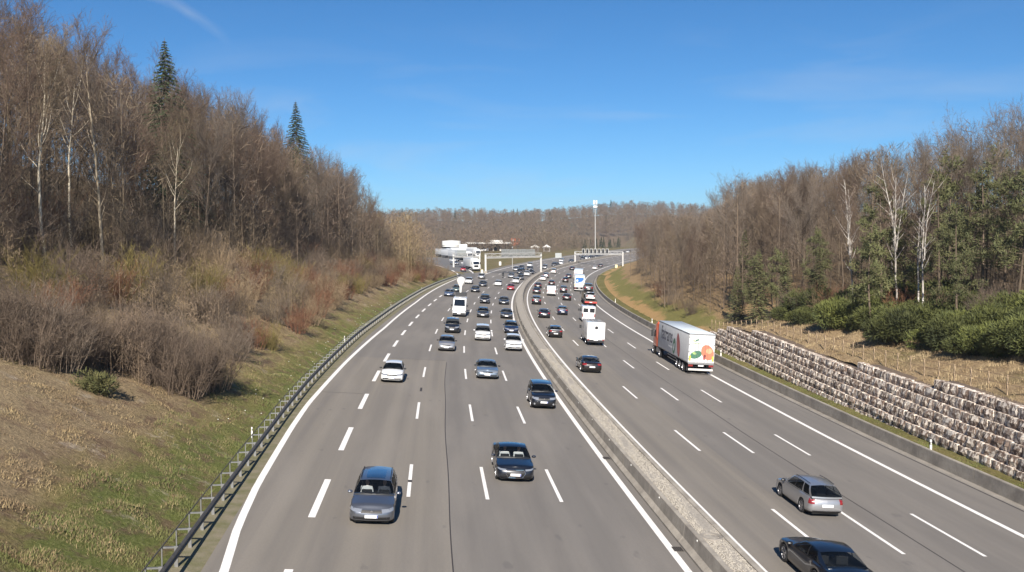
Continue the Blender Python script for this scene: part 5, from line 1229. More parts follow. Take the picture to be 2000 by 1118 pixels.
for k, px, yd, sc, lab in ((0, 1838, 84, 1.0, "green pine in front of the tall grey tree right of the twin birches"), (0, 1905, 90, .95, "pine with bluish green tufts below the tall dark-limbed tree"), (1, 1705, 86, 1.0, "dark green pine left of the white multi-stemmed birch"), (1, 1775, 88, 1.0, "olive green pine mingled with the white birches"), (0, 1960, 84, .9, "olive pine near the right picture edge behind the bushes"), (0, 1725, 90, 1.05, "tall olive pine just left of the middle birch"), (0, 1852, 88, 1.1, "full olive pine behind the bushy one right of the twin birches"), (0, 1925, 82, 1.0, "bright olive pine in front of the tall dark-limbed tree"), (1, 1985, 78, 1.2, "low olive pine at the right picture edge"), (1, 1470, 116, .85, "dark olive pine among the young spruces, left of two"), (1, 1515, 112, .8, "dark olive pine among the young spruces, right of two"), (0, 1870, 78, .8, "bushy olive pine just right of the twin birches"), (1, 1590, 108, .9, "small olive pine behind the brown scrub at the wood edge"), (0, 1935, 96, 1.1, "tall olive pine rising left of the tallest bare tree")):
    x = px_on(px, yd); s, t = st_of(x, yd); put_tree(PN[k], x, yd, gz(s, t, 1) - .2, sc, px, "pine_tree", lab, "tree", None)
for i, (px, yd, sc) in enumerate(((1440, 122, .50), (1483, 114, .62), (1455, 130, .7), (1535, 112, .55), (1600, 106, .5))):
    x = px_on(px, yd); s, t = st_of(x, yd); put_tree(SP[2], x, yd, gz(s, t, 1) - .3, sc, px, "young_spruce", "young dark spruce in the shaded group behind the far end of the wall", "tree", "young spruces at the right wood edge")

# shrubs of the left bank: upright leafless thickets
def shrub(seed, h, n, m, lean=.25, tw=.010):
    r = random.Random(seed); S = []
    for i in range(n):
        a = r.uniform(0, 6.28); q = r.random() ** .6; p = Vector((math.cos(a) * q * .9, math.sin(a) * q * .9, -.1)); d = Vector((math.cos(a) * lean * q * 1.6, math.sin(a) * lean * q * 1.6, 1)); l_ = h * r.uniform(.55, 1.05)
        pts, _ = grow(r, p, d, l_, .019, 4, .07, .03, S)
        for j in range(7):
            p1, rr, dr = at(pts, r.uniform(.15, .98)); d2 = (dr + rv(r, .42)).normalized(); p2, _ = grow(r, p1, d2, l_ * r.uniform(.18, .4), tw, 2, .12, .06, S)
            for k in range(3): p3, rr, dr = at(p2, r.uniform(.2, .98)); S.append((p3, p3 + (dr + rv(r, .45)).normalized() * r.uniform(.25, .6), tw * .8, tw * .4))
    return segs_mesh("bare_shrub", S, m, 3)
SHC = [("dull brown", barkmat("stems_brown", (.185, .140, .105), (.125, .093, .07))), ("reddish brown", barkmat("stems_red", (.215, .105, .062), (.15, .075, .048))), ("tan", barkmat("stems_tan", (.27, .20, .125), (.185, .135, .085))), ("olive yellow", barkmat("stems_olive", (.215, .175, .062), (.15, .12, .045))), ("greyish brown", barkmat("stems_grey", (.215, .17, .13), (.14, .11, .085)))]
SHR = [[shrub(500 + 10 * c + v, 2.7 + .5 * v, 52, m, .25, .0085) for v in range(2)] for c, (nm, m) in enumerate(SHC)]
FB = lambda s: float(np.interp(s, [20, 44, 48, 51, 55, 60, 80, 105, 145, 170, 235, 262], [-44, -37, -30, -26.5, -23, -22.6, -22.4, -22.4, -23.2, -23.5, -20.6, -20.8]))
shr = []; grd = {}
for i in range(9000):
    s = R.uniform(40, 262); ft = FB(s); t = ft - R.random() ** 1.15 * max(4, min(22, ft - TF(s) + 9 if s < 235 else 14)); x, y = map(float, xy(s, t))
    if x < -.60 * y - 4: continue
    if not free(shr[-400:], x, y, 1.5): continue
    shr.append((x, y)); z = gz(s, t, -1)
    edge = ft - t
    w = [5, 1.2, 1.6, .6, 3]
    if s < 62 and edge > 8: w = [1, 5, 1, 2.5, 1]
    elif s > 110 and edge < 5: w = [1.5, 3.5, 3, 1, 1]
    elif s > 95: w = [2, 1.5, 4, 1.2, 3]
    c = R.choices(range(5), w)[0]; sc = R.uniform(.75, 1.2) * (1.0 if edge > 3 else .85) * (1.15 if s > 100 else 1) * (1 + .035 * max(0, edge - 4))
    o = link("bare_shrub", SHR[c][R.randrange(2)]); o.matrix_world = Matrix.Translation((x, y, z)) @ Matrix.Rotation(R.uniform(0, 6.28), 4, 'Z') @ Matrix.Diagonal((sc * 1.15, sc * 1.15, sc, 1))
    tag(o, f"{SHC[c][0]} leafless shrub at the " + ("foot" if edge < 3.5 else "middle" if edge < 10 else "top") + " of the left bank thicket, " + ("nearest to the camera" if s < 65 else "near part" if s < 100 else "middle stretch" if s < 160 else "far end"), "shrub", f"{SHC[c][0]} shrubs of the left bank thicket")
    if len(shr) >= 262: break
for i in range(34):
    s = R.uniform(47.5, 60); t = FB(s) - R.uniform(-.6, 3.5); x, y = map(float, xy(s, t)); c = R.choice((0, 0, 4)); sc = R.uniform(.75, 1.15); o = link("bare_shrub", SHR[c][R.randrange(2)]); o.matrix_world = Matrix.Translation((x, y, gz(s, t, -1))) @ Matrix.Rotation(R.uniform(0, 6.28), 4, 'Z') @ Matrix.Diagonal((sc * 1.2, sc * 1.2, sc, 1))
    tag(o, f"{SHC[c][0]} leafless shrub in the dark lower corner of the left thicket by the grass", "shrub", f"{SHC[c][0]} shrubs of the left bank thicket")
fill = []
for i in range(26): s = R.uniform(48, 58); t = FB(s) - R.uniform(.3, 3.0); x, y = map(float, xy(s, t)); fill.append((x, y, gz(s, t, -1) - .5, R.uniform(.10, .17)))
for i in range(900):
    s = R.uniform(44, 300); ft = FB(s) if s < 262 else -21 - (s - 262) * .28; t = ft - 1.5 - R.random() * 24; x, y = map(float, xy(s, t))
    if s > 262 and t > ft - 1: continue
    fill.append((x, y, (gz(s, t, -1) if s < 285 else gz(285, t, -1)) - .15, R.uniform(.12, .24)))
for i in range(190):
    s = R.uniform(215, 305); t = -23 - max(0, s - 262) * .45 - R.random() * 30; x, y = map(float, xy(s, t)); fill.append((x, y, gz(s, t, -1) - .3, R.uniform(.48, .82)))
forest_mass("thicket", "dense leafless undergrowth filling the thicket on the left bank", fill, woodmat("thicket_twigs", (.205, .152, .110), (.215, .165, .095), (.165, .112, .080)), LOWS)
# greener bushes
def leafbush(seed, rx, rz, n, m, lw=.05, ll=.16, name="evergreen_bush"):
    r = np.random.default_rng(seed); lob = [(r.uniform(-.6, .6) * rx, r.uniform(-.6, .6) * rx, rz * r.uniform(.35, .75), rx * r.uniform(.35, .6)) for _ in range(9)]; C = []
    for k in range(9):
        x, y, z, q = lob[k]; d = r.normal(0, 1, (n // 9, 3)); d /= np.linalg.norm(d, axis=1, keepdims=True); rr = q * (.55 + .5 * r.random((n // 9, 1)) ** .6); C.append(np.concatenate([d * rr * np.array([1, 1, .9]) + np.array([x, y, z]), d], 1))
    C = np.concatenate(C, 0); C = C[C[:, 2] > .02]; c, d = C[:, :3], C[:, 3:]; d = d + r.normal(0, .5, d.shape) + np.array([0, 0, .5]); d /= np.linalg.norm(d, axis=1, keepdims=True); w = np.cross(d, r.normal(0, 1, d.shape)); w /= np.linalg.norm(w, axis=1, keepdims=True)
    L = r.uniform(.6, 1.3, (len(c), 1)) * ll; q = np.stack([c - w * lw, c + w * lw, c + d * L + w * lw * .3, c + d * L - w * lw * .3], 1); return np_mesh(name, q.reshape(-1, 3), np.arange(len(q) * 4).reshape(-1, 4), m)
EB = [leafbush(i, 2.2, 2.6, 7200, NEEDY, .035, .30) for i in range(4)]
RB = random.Random(9); bl = []
for s, t, sc in ((103, 31, .7), (97, 30.9, .75), (93, 32, .8), (89, 32, .85), (84.5, 32.4, .8), (80, 32.5, .85), (76.5, 31.3, .9), (71.5, 31.4, .95), (70, 32.8, .8), (66.5, 33, 1.0), (64.2, 33.4, .95), (61.2, 33.8, 1.05), (57.5, 33.6, 1.0), (54.5, 32.6, .9), (51, 33.5, 1.0)):
    sc *= RB.choice((.75, .95, 1.15, 1.3)); t += RB.uniform(-.9, .9)
    bl += [(s, t, sc, 0), (s + RB.uniform(-1, 2.5), t + RB.uniform(2.2, 3.6), RB.uniform(.9, 1.4), 1)]
    if s < 90: bl += [(s + RB.uniform(-1.5, 2.5), t + RB.uniform(5.5, 7), RB.uniform(1.0, 1.55), 1)]
    if s < 68: bl.append((s + RB.uniform(-1, 3), t + RB.uniform(8.5, 10), RB.uniform(1.1, 1.6), 1))
for i, (s, t, sc, rear) in enumerate(bl):
    p = P(s, t); o = link("evergreen_bush", EB[i % 4]); o.matrix_world = Matrix.Translation((p.x, p.y, gz(s, t, 1) - .2)) @ Matrix.Rotation(i * 1.3, 4, 'Z') @ Matrix.Diagonal((sc * RB.uniform(.85, 1.2), sc, sc * RB.uniform(.75, 1.1), 1))
    tag(o, "dense dark green bush behind the front row of the evergreen belt on the right" if rear else "dark green bush in the front row facing the tan grass slope above the wall", "bush", "rear evergreen bushes above the stone wall" if rear else "front evergreen bushes above the stone wall")
for i, (px, yd, sc) in enumerate(((1672, 92, 1.2), (1640, 98, 1.1), (1615, 99, 1.1), (1575, 103, 1.1), (1545, 107, 1.0), (1765, 86, 1.1), (1840, 82, 1.2), (1930, 76, 1.1), (1950, 78, 1.2), (1590, 104, 1.0), (1330, 150, 1.0), (1310, 160, 1.1), (1350, 140, .9), (1290, 178, 1.0))):
    x = px_on(px, yd); s, t = st_of(x, yd); c = (0, 1, 2, 4)[i % 4]; o = link("bare_shrub", SHR[c][i % 2]); o.matrix_world = Matrix.Translation((x, yd, gz(s, t, 1) - .1)) @ Matrix.Rotation(i, 4, 'Z') @ Matrix.Diagonal((sc, sc, sc, 1)); tag(o, "leafless shrub among the evergreen bushes and wood edge on the right", "shrub", "bare shrubs on the right slope")
LB = leafbush(77, 1.2, 1.1, 1800, obvar(mat("leaves_olive", (.115, .105, .035), .85, col2=(.06, .065, .02), scale=2)), .03, .2, "green_shrub")
for x, y, sc, lab in ((-21.5, 47.6, .9, "low olive green shrub at the foot of the left thicket, nearest to the camera"), (-30.5, 92, 1.3, "dark green shrub half hidden in the middle of the left thicket"), (-33, 68, 1.1, "olive green shrub between reddish stems on the left bank")):
    s, t = st_of(x, y); o = link("green_shrub", LB); o.matrix_world = Matrix.Translation((x, y, gz(s, t, -1))) @ Matrix.Diagonal((sc * 1.2, sc, sc, 1)); tag(o, lab, "shrub")
# distant woods on the hills
far = []; farc = []
for i in range(3600):
    y = 640 + 640 * R.random() ** 1.25; x = R.uniform(-.30, .40) * y; s, t = st_of(x, y)
    if -110 < s < 770 and -160 < t < 120:
        if not (t < -60 and s > 640): continue
    b = float(roadz(np.clip(s, -80, 880), 0)); z = b + float(z_hill(x, y)); (farc if R.random() < .012 else far).append((x, y, z - .6, R.uniform(.55, .85)))
for i in range(420):                      # wood behind the services and along the far bend
    s = R.uniform(520, 760); t = -R.uniform(38, 150); x, y = map(float, xy(s, t))
    if x < -38 and y < 640 and R.random() < .8: continue
    far.append((x, y, float(z_plain(np.array([s]), np.array([t]))[0]) - .5, R.uniform(.3, .75)))
for i in range(900):
    y = R.uniform(940, 1300); x = R.uniform(-.30, .40) * y; s, t = st_of(x, y); far.append((x, y, float(roadz(np.clip(s, -80, 880), 0)) + float(z_hill(x, y)) - 1.5, R.uniform(.2, .34)))
for i in range(150):
    y = R.uniform(330, 520); x = -R.uniform(45, 150) * y / 330; s, t = st_of(x, y); far.append((x, y, float(z_plain(np.array([s]), np.array([t]))[0]) - .5, R.uniform(.45, .75)))
for i in range(120): s = R.uniform(430, 600); t = -R.uniform(24, 46); x, y = map(float, xy(s, t)); far.append((x, y, float(z_plain(np.array([s]), np.array([t]))[0]) - .3, R.uniform(.12, .26)))
forest_mass("distant_wood", "brown leafless forest covering the low hills on the horizon", far, WOODM, LOWF)
for i in range(46): s = R.uniform(660, 760); t = -R.uniform(24, 60); x, y = map(float, xy(s, t)); farc.append((x, y, float(z_plain(np.array([s]), np.array([t]))[0]) - .5, R.uniform(.25, .42)))
forest_mass("conifer_stand", "dark evergreens scattered in the distant forest and behind the tall mast", farc, CONM, LOWC)

# grass blades
def blades(name, n, sf, tf, zf, hmin, hmax, m, wd=.012, kind='stuff', lean=.5):
    s = sf(int(n * 1.8)); t = tf(s); cl = bumps(s * .9, t * .9, 1.0) + .6 * bumps(s * 2.3 + 5, t * 2.3, 1.0); q = np.argsort(-(cl + rng.normal(0, .45, len(s))))[:n]; s, t = s[q], t[q]; x, y = xy(s, t); z = zf(s, t); a = rng.uniform(0, 6.28, n); h = rng.uniform(hmin, hmax, n); ln = np.abs(rng.normal(0, lean, n)) * h; wx, wy = np.cos(a + 1.57) * wd, np.sin(a + 1.57) * wd
    p = np.stack([x, y, z - .02], -1); tip = p + np.stack([np.cos(a) * ln, np.sin(a) * ln, h], -1); w = np.stack([wx, wy, 0 * wx], -1)
    V = np.stack([p - w, p + w, tip], 1).reshape(-1, 3); o = link(name, np_mesh(name, V, np.arange(n * 3).reshape(-1, 3), m)); o['kind'] = kind; return o
GB = mat("blade_green", (.115, .145, .035), .85, col2=(.17, .16, .06), scale=.8); DB = mat("blade_dry", (.36, .275, .14), .9, col2=(.20, .135, .075), scale=.5); DB2 = mat("blade_tan", (.46, .36, .21), .9, col2=(.27, .19, .10), scale=.4)
rl = lambda s: np.interp(s, RAILS, RAILT)
blades("grass", 50000, lambda n: 28 + 110 * rng.random(n) ** 1.7, lambda s: rl(s) - .9 - 4.2 * rng.random(len(s)) ** 1.5, z_left, .06, .16, GB)
blades("dry_grass", 150000, lambda n: 29 + 80 * rng.random(n) ** 1.7, lambda s: rl(s) - 1.6 - 22 * rng.random(len(s)) ** .9, z_left, .04, .15, DB, .013, lean=1.1)
blades("dry_grass", 60000, lambda n: 42 + 80 * rng.random(n) ** 1.3, lambda s: 26 + 16 * rng.random(len(s)), z_right, .10, .30, DB2, .016, lean=1.0)
blades("grass", 26000, lambda n: 36 + 90 * rng.random(n) ** 1.4, lambda s: 21.95 + 2.3 * rng.random(len(s)), z_strip, .05, .14, GB)
# tiny white flowers by the guard rail
n = 60; s = 52 + 120 * rng.random(n); t = rl(s) - 1.0 - 2.2 * rng.random(n); x, y = xy(s, t); V = oct_v[None] * .045 + np.stack([x, y, z_left(s, t) + .14], -1)[:, None]
o = link("flowers", np_mesh("flowers", V.reshape(-1, 3), (oct_f[None] + 6 * np.arange(n)[:, None, None]).reshape(-1, 3), mat("petals", (.8, .8, .72), .7))); o['kind'] = 'stuff'
# ------------------------------------------------------------------ gantries, mast, services
GREYP = mat("gantry_grey", (.50, .495, .48), .5, .2, var=.12, scale=.6); SIGNB = mat("sign_back", (.40, .42, .41), .45, .4, var=.2, scale=.35); PANEL = mat("display_dark", (.012, .012, .012), .35)
def truss(mb, a, b, h=1.1, w=.9):
    a, b = Vector(a), Vector(b); d = (b - a); n = max(3, int(d.length / 1.6)); side = Vector((-d.y, d.x, 0)).normalized() * w / 2
    for sd in (-1, 1):
        for z in (0, h): mb.tube(a + side * sd + Vector((0, 0, z)), b + side * sd + Vector((0, 0, z)), .11, .11, GREYP, 5)
        for i in range(n):
            p, q = a + d * (i / n), a + d * ((i + 1) / n); z0, z1 = (0, h) if i % 2 else (h, 0); mb.tube(p + side * sd + Vector((0, 0, z0)), q + side * sd + Vector((0, 0, z1)), .05, .05, GREYP, 4)
def gantry(label, pa, pb, h, n_legs=(1, 1)):
    root = empty("overhead_gantry"); tag(root, label, "gantry"); zt = max(pa.z, pb.z) + h
    for p in (pa, pb):
        mb = MB(); mb.box(p.x - .28, p.x + .28, p.y - .3, p.y + .3, p.z - .3, zt + .9, GREYP); mb.box(p.x - .5, p.x + .5, p.y - .5, p.y + .5, p.z - .3, p.z + .5, CONC); mb.build("leg", root)
    mb = MB(); truss(mb, (pa.x, pa.y, zt), (pb.x, pb.y, zt)); mb.box(min(pa.x, pb.x), max(pa.x, pb.x), min(pa.y, pb.y) + (abs(pa.y - pb.y)) * .5 - .01, min(pa.y, pb.y) + abs(pa.y - pb.y) * .5 + .01, zt + .2, zt + .25, GREYP); 
    dd = (pb - pa); dd.z = 0; mb.build("beam", root)
    # walkway along the beam
    mb = MB(); L = dd.length; yaw = math.atan2(dd.y, dd.x); M = Matrix.Translation((pa.x, pa.y, zt)) @ Matrix.Rotation(yaw, 4, 'Z'); mb.box(0, L, -.42, .42, -.40, -.02, GREYP, M); mb.build("walkway", root); return root, M, L, zt
pa = P(296, -13.9); pb = P(313, 2.55, .3); pa.z = float(z_plain(np.array([296.]), np.array([-17.8]))[0])
root, M, L, zt = gantry("long overhead gantry carrying the big grey sign backs across the oncoming lanes", pa, pb, 4.9)
for i, (a, b, z1) in enumerate(((.30, .44, 2.55), (.445, .60, 2.45), (.605, .75, 2.45), (.755, .91, 2.4))):
    mb = MB(); mb.box(L * a, L * b, .55, .63, -.05, z1, SIGNB, M)
    for k in range(4): x = L * (a + (b - a) * (k + .5) / 4); mb.box(x - .05, x + .05, .45, .55, 0, z1 - .1, STEEL, M)
    for z in (.5, 1.2, 1.9): mb.box(L * a + .1, L * b - .1, .47, .545, z, z + .06, STEEL, M)
    mb.build("sign_panel", root)
pa = P(411, 2.7, .3); pb = P(404, 24.6)
root, M, L, zt = gantry("overhead gantry with a row of dark lane display panels across the departing lanes", pa, pb, 3.9)
for k in range(7):
    x = L * (.195 + .083 * k); f = MB(); f.box(x - .66, x + .66, -.75, -.5, .1, 2.3, GREYP, M); fo = f.build("display", root); f = MB(); f.box(x - .45, x + .45, -.775, -.745, .35, 2.05, PANEL, M); f.build("display_face", fo)
s1, t1 = 321.9, -20.06; pb = P(s1, t1); pb.z = float(z_plain(np.array([s1]), np.array([t1]))[0]); pa = P(327, -30.5); pa.z = pb.z
root, M, L, zt = gantry("smaller gantry with one leg beside the slip road into the services", pa, pb, 4.4)
mb = MB(); mb.box(L * .1, L * .45, .55, .63, .0, 2.2, SIGNB, M); mb.build("sign_panel", root)
def simple_sign(label, x, y, w, h, z0, m, legs=2, yaw=0, cat="sign", hleg=1.2):
    z = zpl(x, y); root = empty("road_sign", hdg(x, y, z, yaw)); tag(root, label, cat); mb = MB()
    for k in range(legs): lx = 0 if legs == 1 else (-w * .35 + .7 * w * k); mb.tube((lx, .04, -.3), (lx, .04, z0 + h), .05, .05, STEEL, 6)
    mb.build("post", root); boxpart("panel", root, m, (-w / 2, w / 2, -.03, .03, z0, z0 + h)); return root
simple_sign("plain grey sign panel on the verge between the two gantries", 1091 / FPX * 440 - 1000 / FPX * 440, 440, 3.0, 2.3, .6, SIGNB)
simple_sign("small white board on the grass behind the sign gantry", (977 - 1000) / FPX * 350, 350, .8, 1.4, .3, WHITE_PL)
simple_sign("yellowish white warning board on the gore where the slip road splits off", (941.5 - 1000) / FPX * 292, 292, .7, 1.1, .2, mat("board_cream", (.75, .72, .55), .5))
s, t = 372, 25.0; x, y = xy(s, t); z = float(z_right(np.array([s]), np.array([t]))[0]); root = empty("road_sign", hdg(float(x), float(y), z, 0)); tag(root, "small yellow-white sign on the grass beside the right gantry leg", "sign"); boxpart("panel", root, mat("board_yellow", (.78, .70, .38), .5), (-.45, .45, -.03, .03, .7, 1.9)); boxpart("post", root, STEEL, (-.04, .04, .03, .1, -.2, 1.8))
# lamp post by the sign gantry
x, y = (1001 - 1000) / FPX * 335, 335.0; root = empty("lamp_post", hdg(x, y, zpl(x, y), 0)); tag(root, "plain light-coloured pole rising behind the sign gantry", "pole"); mb = MB(); mb.tube((0, 0, -.3), (0, 0, 7.6), .11, .07, GREYP, 8); mb.tube((0, 0, 7.6), (0, -.5, 7.9), .07, .05, GREYP, 6); mb.build("pole", root); boxpart("lantern", root, WHITE_PL, (-.14, .14, -1.1, -.4, 7.82, 7.98))
# mobile phone mast
x, y = (1163 - 1000) / FPX * 653, 653.0; s, t = st_of(x, y); z = float(z_plain(np.array([s]), np.array([t]))[0]); root = empty("radio_mast", hdg(x, y, z, 0)); tag(root, "tall slim mast with a crown of white antennas above the far bend", "mast")
MASTG = mat('mast_grey', (.40, .39, .37), .6, .2); mh = CAM_H + (468 - 393) / FPX * 653 - z; mb = MB(); mb.tube((0, 0, -.5), (0, 0, mh * .55), .42, .34, MASTG, 10); mb.tube((0, 0, mh * .55), (0, 0, mh), .32, .22, MASTG, 10); mb.build("mast_tube", root, True)
for lv in (mh - 1.2, mh - 3.4):
    mb = MB(); mb.lathe([(1.1, 0), (1.2, .06), (1.1, .12)], STEEL, 14, 'z', Matrix.Translation((0, 0, lv))); mb.build("platform", root)
for k in range(6):
    a = k * 1.047; boxpart("antenna", root, WHITE_PL, (math.cos(a) * 1.2 - .17, math.cos(a) * 1.2 + .17, math.sin(a) * 1.2 - .12, math.sin(a) * 1.2 + .12, mh - 1.4, mh + 1.5))
for k in range(3):
    a = k * 2.09 + .4; mb = MB(); mb.lathe([(0, .15), (.6, .12), (.68, 0), (0, -.05)], WHITE_PL, 14, 'y', Matrix.Translation((math.cos(a) * .9, math.sin(a) * .9 - .4, mh - 3.0))); mb.build("dish", root)
# filling station
fx, fy = (952 - 1000) / FPX * 590, 590.0; z = zpl(fx, fy); WFAS = mat("fascia_white", (.74, .73, .70), .4); FD = mat("shop_dark", (.06, .055, .05), .5); ORS = mat("sign_orange", (.70, .16, .05), .4); ROOFG = mat("roof_grey", (.22, .20, .19), .7)
root = empty("filling_station", hdg(fx, fy, z, rad(-4))); tag(root, "long white filling station canopy on dark columns at the services", "filling station")
boxpart("canopy", root, WFAS, (-15.5, 16, -6, 6, 4.6, 5.5)); boxpart("canopy_roof", root, ROOFG, (-15.2, 15.7, -5.7, 5.7, 5.5, 5.75)); boxpart("roof_plant", root, WFAS, (2, 10, -2, 2, 5.75, 6.9))
for x in (-13, -4, 4, 12.5): boxpart("column", root, WFAS, (x - .3, x + .3, -.3, .3, 0, 4.6))
boxpart("shop", root, FD, (-15, 15, 7, 16, 0, 4.8)); 
for x in (-10, -4.5, 1, 6.5): boxpart("window", root, DGLASS, (x - 2, x + 2, 6.9, 7.02, .6, 3.2))
boxpart("pump", root, WHITE_PL, (-8, -7, -.5, .5, 0, 1.8), (0, 1, -.5, .5, 0, 1.8), (8, 9, -.5, .5, 0, 1.8))
sx = (1007 - 1000) / FPX * 585; root = empty("station_sign", hdg(sx, 585, zpl(sx, 585), 0)); tag(root, "square orange filling station sign with pale stripes beside the canopy", "sign"); boxpart("post", root, STEEL, (-1.8, -1.5, -.1, .1, -.2, 3.6), (1.5, 1.8, -.1, .1, -.2, 3.6)); pn = boxpart("panel", root, ORS, (-2.7, 2.7, -.2, .2, 3.5, 8.0)); boxpart("stripe", pn, mat("stripe_pale", (.80, .62, .52), .4), (-2.1, -.9, -.23, -.19, 4.2, 7.4), (.8, 1.3, -.23, -.19, 4.2, 7.4))
# round white building and small roofs
bx = (882 - 1000) / FPX * 520; root = empty("round_building", hdg(bx, 520, zpl(bx, 520), 0)); tag(root, "round white building with a dark window band left of the filling station", "building"); mb = MB(); mb.lathe([(5.0, 0), (5.0, 4.6), (5.25, 4.6), (5.25, 7.0), (0, 7.3)], WFAS, 28); mb.build("wall", root, True); mb = MB(); mb.lathe([(5.03, 2.0), (5.06, 3.7)], DGLASS, 28); mb.build("window_band", root, True); boxpart("annexe", root, WFAS, (3, 9, -2, 4, 0, 5)); 
for px, lab, w in ((1045, "small white-roofed pavilion right of the orange sign", 6), (1068, "second little white-roofed pavilion, nearer the far gantry", 5)):
    x = (px - 1000) / FPX * 545; root = empty("pavilion", hdg(x, 545, zpl(x, 545), 0)); tag(root, lab, "building"); mb = MB(); extrude_profile(mb, [(-w / 2, 2.6), (w / 2, 2.6), (0, 4.2)], -2.5, 2.5, WFAS, .02); mb.build("roof", root); boxpart("wall", root, ROOFG, (-w / 2 + .5, w / 2 - .5, -2, 2, 0, 2.6)); boxpart("window", root, DGLASS, (-1.2, 1.2, -2.06, -1.98, .8, 2))
# vehicles standing at the services
SG = "vehicles on the slip road and services"
lorry("white lorry coming down the slip road, nose towards the motorway", 0, 0, PC['white'], TRW, M=hdg(-13.9, 316.5, zpl(-13.9, 316.5) + .02, rad(-76)), group=SG)
TRG = mat("trailer_grey", (.50, .51, .52), .5, var=.15, scale=1.2)
for px, yd, yaw, lab, pm, bm_ in ((906, 398, -68, "white lorry with a grey trailer, frontmost of the parked row at the services", 'white', TRG), (893, 412, -66, "blue-cabbed lorry standing second from the front in the parked row", 'navy', TRW), (880, 428, -64, "white lorry third in the parked row at the services", 'white', TRW), (868, 446, -62, "white lorry at the left end of the parked row", 'white', TRG), (925, 440, -72, "white lorry parked behind the row beside the gantry leg", 'white', TRW), (900, 470, -160, "white lorry parked crosswise behind the parked row", 'silver', TRW)):
    x = (px - 1000) / FPX * yd; lorry(lab, 0, 0, PC[pm], bm_, M=hdg(x, yd, zpl(x, yd), rad(yaw)), group=SG)
for kind, px, yd, yaw, colour, lab in (('sedan', 888, 352, -60, 'silver', "pale car on the slip road behind the red car"), ('suv', 884, 378, -70, 'white', "white car parked left on the lorry park"), ('mpv', 892, 388, -80, 'black', "black people carrier standing on the lorry park"), ('hatch', 940, 575, 10, 'white', "white car under the left half of the filling station canopy"), ('suv', 948, 580, 170, 'white', "white tall car at the pumps under the canopy"), ('mpv', 984, 578, -90, 'white', "white van at the right end of the filling station canopy")):
    x = (px - 1000) / FPX * yd; key = (kind, False); root = link(CARNAME[kind], FAR[key]); root.matrix_world = hdg(x, yd, zpl(x, yd), rad(yaw))
    for sl in root.material_slots:
        if sl.material == BASEPAINT: sl.link = 'OBJECT'; sl.material = PC[colour]
    tag(root, lab, "car", SG)
# ------------------------------------------------------------------ people: skinned figures
def figure(name, pts, edges, radii, m, sub=2):
    me = bpy.data.meshes.new(name); me.from_pydata(pts, edges, []); o = bpy.data.objects.new(name, me); COL.objects.link(o)
    md = o.modifiers.new('skin', 'SKIN'); 
    for i, r in enumerate(radii): v = me.skin_vertices[0].data[i]; v.radius = (r, r) if not isinstance(r, tuple) else r; v.use_root = (i == 0)
    o.modifiers.new('sub', 'SUBSURF').levels = sub; o.modifiers['sub'].render_levels = sub
    dg = bpy.context.evaluated_depsgraph_get(); m2 = bpy.data.meshes.new_from_object(o.evaluated_get(dg)); bpy.data.objects.remove(o); m2.materials.clear(); m2.materials.append(m); m2.name = name
    for p in m2.polygons: p.use_smooth = True
    return m2
SKIN = mat("skin", (.46, .28, .20), .6); SHIRT_W = mat("shirt_white", (.75, .75, .74), .8); SHIRT_D = mat("shirt_dark", (.05, .055, .07), .8); HAIR = mat("hair", (.05, .035, .025), .7); LEATHER = mat("leather_black", (.012, .012, .012), .5)
def seated_person(M, shirt, label, driver):
    # hips at the origin, x forwards, y left, z up
    P_ = [(0, 0, 0), (-.06, 0, .20), (-.10, 0, .42), (-.11, 0, .52), (-.10, 0, .60), (-.09, .19, .47), (-.09, -.19, .47), (.08, .25, .24), (.08, -.25, .24), (.34, .16, .30), (.34, -.16, .30), (.22, .10, .0), (.44, .11, .06), (.46, .11, -.36), (.22, -.10, .0), (.44, -.11, .06), (.46, -.11, -.36), (.42, .13, .33), (.42, -.13, .33)]
    E_ = [(0, 1), (1, 2), (2, 3), (3, 4), (2, 5), (2, 6), (5, 7), (6, 8), (7, 9), (8, 10), (0, 11), (11, 12), (12, 13), (0, 14), (14, 15), (15, 16), (9, 17), (10, 18)]
    Rr = [(.15, .13), (.14, .12), (.16, .12), .06, .05, .075, .075, .052, .052, .042, .042, .09, .075, .05, .09, .075, .05, .03, .03]
    o = link("person", figure("person", P_, E_, Rr, shirt, 1)); o.matrix_world = M; tag(o, label, "person")
    hd = MB(); G = []
    for z, rx, ry in ((.58, .03, .03), (.60, .07, .06), (.66, .095, .075), (.73, .105, .08), (.80, .10, .078), (.86, .07, .055), (.885, .01, .01)): G.append([(-.07 + rx * math.cos(a) + (.012 if abs(a) < .3 and .64 < z < .72 else 0), ry * math.sin(a), z) for a in [2 * math.pi * k / 12 for k in range(12)]])
    hd.grid(G, SKIN, wrap=True); link("head", hd.mesh("head", True), o)
    hr = MB(); hr.grid([[(-.085 + rx * 1.12 * math.cos(a), ry * 1.1 * math.sin(a), z + .012) for a in [2 * math.pi * k / 12 for k in range(12)]] for z, rx, ry in ((.78, .095, .08), (.83, .095, .078), (.87, .075, .06), (.90, .01, .01))], HAIR, wrap=True); link("hair", hr.mesh("hair", True), o); return o
def in_car(key, lab_d, lab_p, shirts):
    root = NEAR[key]; K = KIND['wagon' if 'estate' in key else 'sedan']; cowl = K['L'] / 2 - K['hood']
    for y, sh, lab in ((.37, shirts[0], lab_d), (-.37, shirts[1], lab_p)):
        if lab: seated_person(root.matrix_world @ Matrix.Translation((cowl - 1.32, y, .43)), sh, lab, y > 0)
in_car('grey estate car with a blue-tinted glass roof, nearest oncoming car', "driver in a dark top at the wheel of the grey estate car", "passenger in a white top in the grey estate car", (SHIRT_D, SHIRT_W))
